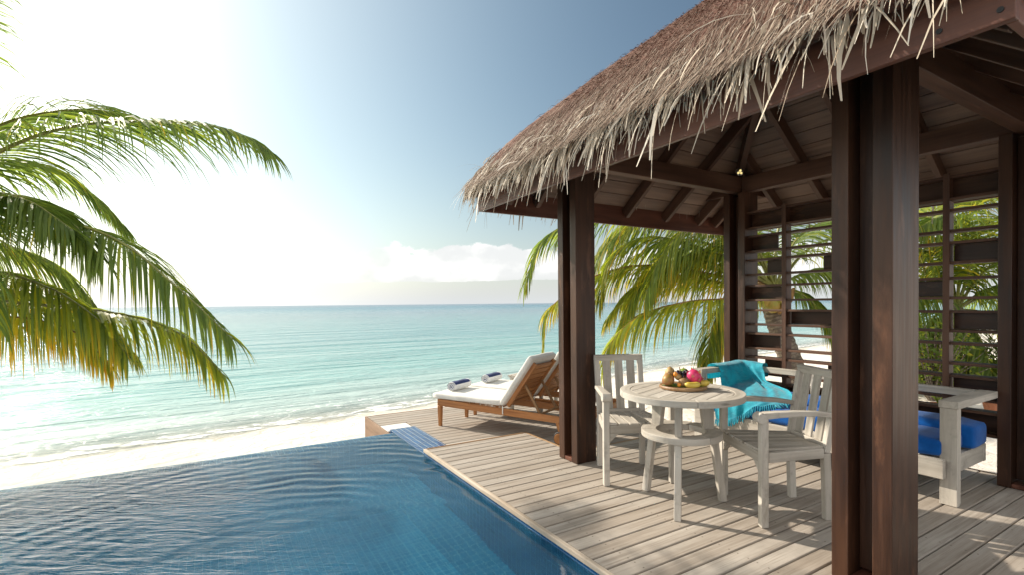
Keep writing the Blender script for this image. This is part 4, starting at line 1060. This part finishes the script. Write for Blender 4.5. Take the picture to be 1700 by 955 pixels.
towel(base+(LB*.735+LA*.145+LB*.30+V((0, 0, .435)))*KL, 'navy and white rolled towel on the lounger nearer to the sea', .05)
# little slatted table beyond the loungers
st_c = base+(LB*1.55+LA*.55)*KL
st = tag(empty('side_table', st_c, LANG), 'low pale slatted side table beyond the two loungers', 'side table')
mb = MB()
for i in range(8): mb.bar((-.25+i*.07, -.26, .47), (-.25+i*.07, .26, .47), .05, .018)
mb.bar((-.27, -.22, .45), (.27, -.22, .45), .04, .02); mb.bar((-.27, .22, .45), (.27, .22, .45), .04, .02)
mb.build('tabletop', M['grey'], st, bevel=.003)
for a in (-1, 1):
    for b_ in (-1, 1):
        mb = MB(); mb.bar((a*.23, b_*.22, .44), (a*.23, b_*.22, .002), .04, .04, (1, 0, 0)); mb.build('leg', M['grey'], st, bevel=.003)

# ------------------------------------------------------------------ palms
def catmull(P, n):
    out_ = []; P = [P[0]*2-P[1]]+P+[P[-1]*2-P[-2]]; segs = len(P)-3
    for i in range(n+1):
        u = i/n*segs; k = min(int(u), segs-1); t = u-k; a, b, c, d = P[k:k+4]
        out_.append(.5*((2*b)+(c-a)*t+(2*a-5*b+4*c-d)*t*t+(3*b-a-3*c+d)*t**3))
    return out_
def frond(parent, org, ctrl, leaf=.65, n=72, hang=.5, yellow=0.1, seed=0, start=.16, width=.026, old=False):
    rn = random.Random(seed); C_ = catmull([V(p) for p in ctrl], 40); mb = MB(org)
    L = [0]
    for a, b in zip(C_, C_[1:]): L.append(L[-1]+(b-a).length)
    def pos(t):
        x = t*L[-1]; k = 0
        while k < len(L)-2 and L[k+1] < x: k += 1
        f_ = (x-L[k])/max(1e-6, L[k+1]-L[k]); return C_[k].lerp(C_[k+1], f_), (C_[k+1]-C_[k]).normalized()
    mb.tube(C_[::2], [.026*(1-k/20)**1.1+.0035 for k in range(21)], 6, mi=1)
    for sgn in (-1, 1):
        for i in range(n):
            t = start+(1-start)*((i+rn.uniform(-.35, .35))/n)
            if t > .998 or t < 0: continue
            if rn.random() < .03: continue
            p, T = pos(t); S = T.cross(V((0, 0, 1)))
            if S.length < .05: S = V((1, 0, 0))
            S.normalize(); U = S.cross(T)
            k = (t-start)/(1-start)
            ln = leaf*(.42+.9*math.sin(min(1, k*1.25+.18)*math.pi*.62))*(1-.62*max(0, k-.55)/.45)*rn.uniform(.86, 1.1)
            fwd = .55+.9*k+rn.uniform(-.1, .1)
            v = (T*fwd+S*sgn*(1.0-.35*k)+U*(.18+rn.uniform(-.08, .12))).normalized()
            g_ = hang*rn.uniform(.75, 1.3); pts = [p]; m_ = 5
            for s in range(m_):
                v = (v+V((0, 0, -g_*(.35+.5*s/m_)))+V((rn.gauss(0, .03), rn.gauss(0, .03), 0))).normalized(); pts.append(pts[-1]+v*ln/m_)
            mid = (pts[-1]-pts[0]).normalized()
            sv = mid.cross(U*math.cos(.7*sgn)+S*math.sin(.7*sgn)+V((rn.gauss(0, .25), rn.gauss(0, .25), rn.gauss(0, .25))))
            if sv.length < .05: sv = T
            sv.normalize()
            yv = min(1.3, max(0, yellow+rn.gauss(0, .10)+(.25 if rn.random() < yellow*.5 else 0)))
            blade(mb, pts, width*rn.uniform(.8, 1.15), rn.random(), yv, sv, (.55, 1, .92, .7, .42, .06))
    return mb.build('frond', [M['leaf'], M['oldrachis' if old else 'rachis']], parent)
def trunk(parent, org, pts, r0, r1):
    C_ = catmull([V(p) for p in pts], 46); mb = MB(org)
    mb.tube(C_, [(r0+(r1-r0)*(k/46)**.6)*(1+.05*(1 if k % 2 else -1)*.6) for k in range(47)], 16); return mb.build('trunk', M['bark'], parent, smooth=True)
def pxs(lst, d0, d1): return [at(x, y, d0+(d1-d0)*i/(len(lst)-1)) for i, (x, y) in enumerate(lst)]

# palm at the left, trunk outside the picture
K1 = (-185, 425); c1 = at(*K1, 5.2); foot1 = V((c1.x-.9, c1.y-.2, beach_z(c1.x-.9, c1.y-.2)-.1))
p1 = tag(empty('palm_tree', foot1), 'coconut palm reaching in over the pool with long green arching fronds', 'palm tree')
trunk(p1, foot1, [foot1, foot1.lerp(c1, .35)+V((.18, 0, .05)), foot1.lerp(c1, .7)+V((.15, 0, .05)), c1], .17, .10)
F1 = [([K1, (-60, 290), (40, 232), (130, 207), (214, 201), (330, 204), (400, 222), (450, 252)], 5.2, 4.7, .70, .75, .06),
      ([K1, (-90, 270), (0, 207), (92, 184), (170, 183), (250, 205)], 5.3, 6.3, .70, .5, .08),
      ([K1, (-60, 378), (43, 363), (142, 377), (214, 410), (278, 463), (340, 520), (386, 565)], 5.2, 4.3, .66, .85, .10),
      ([K1, (-70, 470), (0, 500), (142, 514), (249, 534), (313, 566), (372, 625)], 5.2, 4.8, .58, 1.1, .26),
      ([K1, (-215, 250), (-180, 90), (-110, -10), (-30, -80)], 5.2, 5.0, .75, .7, .04),
      ([K1, (-70, 330), (30, 325), (110, 360), (170, 430)], 5.2, 4.6, .62, .8, .07),
      ([K1, (-110, 490), (-30, 522), (60, 532), (130, 556), (185, 610)], 5.2, 4.9, .50, 1.15, .44),
      ([K1, (-100, 455), (-10, 450), (80, 478), (160, 530), (210, 590)], 5.2, 4.7, .60, 1.0, .25),
      ([K1, (-90, 400), (0, 405), (90, 440), (150, 500)], 5.3, 6.4, .62, .9, .12),
      ([K1, (-100, 300), (-20, 270), (70, 275), (150, 320), (210, 380)], 5.3, 6.6, .62, .8, .06),
            ([K1, (-110, 370), (-40, 330), (40, 330), (120, 380)], 5.2, 4.4, .62, .8, .10),
      ([K1, (-90, 475), (0, 480), (90, 500), (170, 535), (225, 590)], 5.2, 5.9, .52, 1.05, .30)]
for i, (pl, d0, d1, lf_, hg, ye) in enumerate(F1): frond(p1, foot1, pxs(pl, d0, d1), lf_*1.12, 116, hg*.74, ye, 100+i, width=.026, old=ye > .3)
for i, az in enumerate((95, 140, 180, 225, 265, 300)):      # the rest of the crown, outside the picture
    e = V((math.cos(R(az)), math.sin(R(az)), 0)); frond(p1, foot1, [c1, c1+e*.7+V((0, 0, .55)), c1+e*1.6+V((0, 0, .6)), c1+e*2.5+V((0, 0, .05)), c1+e*3.0+V((0, 0, -.7))], .65, 60, .8, .1, 130+i, width=.032)

# palm behind the pavilion
PS = 1.32; K2 = (1287, 478); D2 = 6.5*PS; c2_ = at(*K2, D2); foot2 = at(1322, 668, 6.4*PS); foot2.z = beach_z(foot2.x, foot2.y)-.1
p2 = tag(empty('palm_tree', foot2), 'coconut palm with yellowing fronds and curved ringed trunk close behind the screen', 'palm tree')
trunk(p2, foot2, [foot2, at(1318, 620, 6.4*PS), at(1298, 560, 6.45*PS), at(1283, 510, 6.5*PS), c2_], .20, .16)
F2 = [([K2, (1200, 395), (1100, 352), (1000, 350), (925, 380), (892, 412), (872, 470)], 6.5, 6.0, .60, .8, .16),
      ([K2, (1240, 400), (1170, 352), (1090, 350), (1040, 378), (1005, 410), (970, 480)], 6.5, 6.8, .62, .95, .28),
      ([K2, (1225, 492), (1197, 498), (1143, 502), (1066, 523), (1018, 565), (1000, 610)], 6.5, 5.9, .55, 1.1, .42),
      ([K2, (1180, 455), (1060, 440), (960, 470), (925, 502), (908, 520), (902, 575)], 6.5, 6.6, .50, 1.3, .42),
      ([K2, (1235, 495), (1195, 520), (1178, 565), (1172, 620)], 6.5, 5.9, .5, 1.2, .30),
      ([K2, (1320, 400), (1380, 365), (1450, 375), (1510, 420)], 6.5, 6.6, .62, .8, .12),
      ([K2, (1315, 462), (1350, 448), (1400, 450), (1460, 490)], 6.5, 6.0, .58, .9, .10),
      ([K2, (1290, 390), (1315, 325), (1370, 300), (1440, 320)], 6.5, 7.4, .62, .7, .15),
      ([K2, (1250, 400), (1195, 362), (1140, 378), (1095, 430), (1070, 500)], 6.5, 6.0, .62, 1.0, .28),
      ([K2, (1335, 490), (1372, 530), (1388, 590)], 6.5, 6.3, .52, .9, .12),
      ([K2, (1240, 440), (1180, 420), (1110, 435), (1060, 480), (1030, 540)], 6.5, 6.3, .60, 1.0, .32),
      ([K2, (1245, 400), (1210, 352), (1230, 320)], 6.5, 7.8, .6, .7, .2),
      ([K2, (1260, 420), (1225, 395), (1170, 420), (1130, 470)], 6.5, 7.3, .6, .95, .35),
      ([K2, (1205, 430), (1120, 398), (1060, 396), (1012, 430), (996, 500)], 6.5, 6.4, .58, .95, .30),
      ([K2, (1205, 470), (1120, 458), (1050, 480), (1008, 530)], 6.5, 6.6, .56, 1.0, .38),
      ([K2, (1230, 380), (1160, 345), (1080, 352), (1020, 385), (985, 430)], 6.5, 7.2, .60, .85, .30),
      ([K2, (1220, 450), (1150, 430), (1085, 440), (1040, 490)], 6.5, 7.0, .58, .95, .40)]
for i, (pl, d0, d1, lf_, hg, ye) in enumerate(F2): frond(p2, foot2, pxs(pl, d0*PS, d1*PS), lf_*1.42, 116, hg*.78, ye*.75, 200+i, width=.029, old=ye > .35)
for i, az in enumerate((-10, 40, 85, 130)):
    e = V((math.cos(R(az)), math.sin(R(az)), 0)); frond(p2, foot2, [c2_, c2_+e*.8+V((0, 0, .7)), c2_+e*1.8+V((0, 0, .9)), c2_+e*2.9+V((0, 0, .2)), c2_+e*3.4+V((0, 0, -.6))], .85, 70, .8, .2, 230+i)
cm = fruit_mat('coconut_husk', (.26, .24, .03), (.34, .22, .04), .5, 6)
for i, (x, y, d) in enumerate(((1270, 500, 6.33), (1283, 508, 6.30), (1300, 498, 6.34), (1292, 492, 6.28))):
    c = at(x, y, d*PS); mb = MB(foot2); mb.blob(c, (.11, .11, .135), 16, 10, .02, seed=i); mb.build('coconut', cm, p2, smooth=True, weld=True)
mb = MB(foot2)
for x0, y0, x1, y1 in ((1290, 520, 1312, 490), (1300, 515, 1318, 478)): mb.tube([at(x0, y0, 6.34*PS), at((x0+x1)/2+4, (y0+y1)/2, 6.28*PS), at(x1, y1, 6.25*PS)], [.06, .045, .02], 8)
mb.build('leaf_sheath', M['oldrachis'], p2, smooth=True)

# second palm, further right
K3 = (1588, 515); D3 = 9.2; c3 = at(*K3, D3); foot3 = at(1545, 680, 9.1); foot3.z = beach_z(foot3.x, foot3.y)-.1
p3 = tag(empty('palm_tree', foot3), 'green palm with thick pale stalks further behind the right half of the screen', 'palm tree')
trunk(p3, foot3, [foot3, at(1543, 640, 9.1), at(1560, 570, 9.15), c3], .24, .17)
F3 = [([K3, (1560, 430), (1520, 385), (1460, 385), (1420, 420)], 7.4, 7.2), ([K3, (1600, 420), (1645, 365), (1710, 350), (1770, 380)], 7.4, 7.0), ([K3, (1625, 460), (1665, 430), (1720, 430), (1770, 470)], 7.4, 6.9),
      ([K3, (1635, 520), (1665, 540), (1685, 590), (1690, 640)], 7.4, 6.9), ([K3, (1560, 520), (1535, 550), (1520, 600)], 7.4, 7.0), ([K3, (1612, 540), (1635, 580), (1650, 640)], 7.4, 6.8),
      ([K3, (1575, 400), (1580, 320), (1620, 290), (1680, 300)], 7.4, 8.2), ([K3, (1550, 440), (1500, 410), (1440, 430), (1400, 480)], 7.4, 8.0), ([K3, (1590, 560), (1600, 600), (1608, 650)], 7.4, 6.9), ([K3, (1540, 460), (1530, 400), (1560, 340), (1620, 330)], 7.4, 7.6),
      ([K3, (1640, 490), (1700, 490), (1760, 540)], 7.4, 7.8), ([K3, (1610, 440), (1600, 380), (1560, 360), (1510, 390)], 7.4, 6.9), ([K3, (1600, 400), (1625, 340), (1665, 330), (1710, 380)], 7.4, 7.0), ([K3, (1640, 480), (1680, 480), (1700, 530)], 7.4, 6.8), ([K3, (1540, 490), (1510, 510), (1500, 560)], 7.4, 6.9), ([K3, (1560, 490), (1500, 480), (1460, 520), (1440, 580)], 7.4, 7.8)]
for i, (pl, d0, d1) in enumerate(F3): frond(p3, foot3, pxs(pl, d0*1.243, d1*1.243), .92, 90, .7, .10 if i % 3 else .25, 300+i, width=.034)

# leafy shrub and pots at the palm's foot
def shrub(c, h, n, seed, label):
    rn = random.Random(seed); c = V(c); s0 = tag(empty('beach_shrub', c), label, 'shrub', 'shrubs behind the pavilion')
    mb = MB(c); ms = MB(c)
    for k in range(n):
        a = rn.uniform(0, 6.28); e = V((math.cos(a), math.sin(a), 0)); tip = c+e*rn.uniform(.1, .55)*h+V((0, 0, h*rn.uniform(.45, 1)))
        ms.tube([c+e*.03, c.lerp(tip, .5)+V((0, 0, .08)), tip], [.012, .008, .004], 5)
        for j in range(16):
            p = c.lerp(tip, rn.uniform(.35, 1.02))+V((rn.gauss(0, .05), rn.gauss(0, .05), rn.gauss(0, .05))); v = V((rn.gauss(0, 1), rn.gauss(0, 1), rn.gauss(.3, .6))).normalized(); sv = v.cross(V((rn.gauss(0, 1), rn.gauss(0, 1), rn.gauss(0, 1)))).normalized()
            L_ = rn.uniform(.06, .12); blade(mb, [p, p+v*L_*.5, p+v*L_+V((0, 0, -.02))], .045, rn.random(), max(0, rn.gauss(.15, .15)), sv, (.2, 1, .1))
    mb.build('foliage', M['leaf'], s0); ms.build('stem', M['bark'], s0)
for i, (x, y, d, h, lb) in enumerate(((1548, 650, 8.3, 1.2, 'leafy green shrub growing beside the trunk of the further palm'), (1615, 640, 9.0, .9, 'low green shrub right of the further palm, seen through the screen'), (1450, 660, 9.4, 1.1, 'green shrub standing between the two palms behind the screen'), (1800, 640, 8.0, 1.6, 'tall green shrub beyond the right end of the pavilion'))):
    p = at(x, y, d); p.z = beach_z(p.x, p.y)-.02; shrub(p, h*1.15, 70, 40+i, lb)
for i, (x, y, d, lb) in enumerate(((1560, 664, 6.9, 'terracotta pot beside the ringed trunk of the further palm'), (1646, 668, 7.2, 'terracotta pot near the right end of the slatted screen'))):
    p = at(x, y, d); p.z = beach_z(p.x, p.y); 
    t0 = tag(empty('flower_pot', p), lb, 'plant pot', 'terracotta pots behind the pavilion')
    mb = MB(p); mb.lathe([(.075, 0), (.115, .17), (.13, .172), (.13, .205), (.115, .206), (.105, .17), (.02, .165)], p, 20); mb.build('pot', M['terracotta'], t0, smooth=False)
    mb = MB(p); rn = random.Random(i)
    for k in range(26):
        a = rn.uniform(0, 6.28); v = V((math.cos(a)*.6, math.sin(a)*.6, 1)).normalized(); q0 = p+V((0, 0, .17)); blade(mb, [q0, q0+v*.12, q0+v*.22+V((0, 0, -.04))], .02, rn.random(), .2, V((-v.y, v.x, 0)).normalized(), (.6, 1, .1))
    mb.build('foliage', M['leaf'], t0)
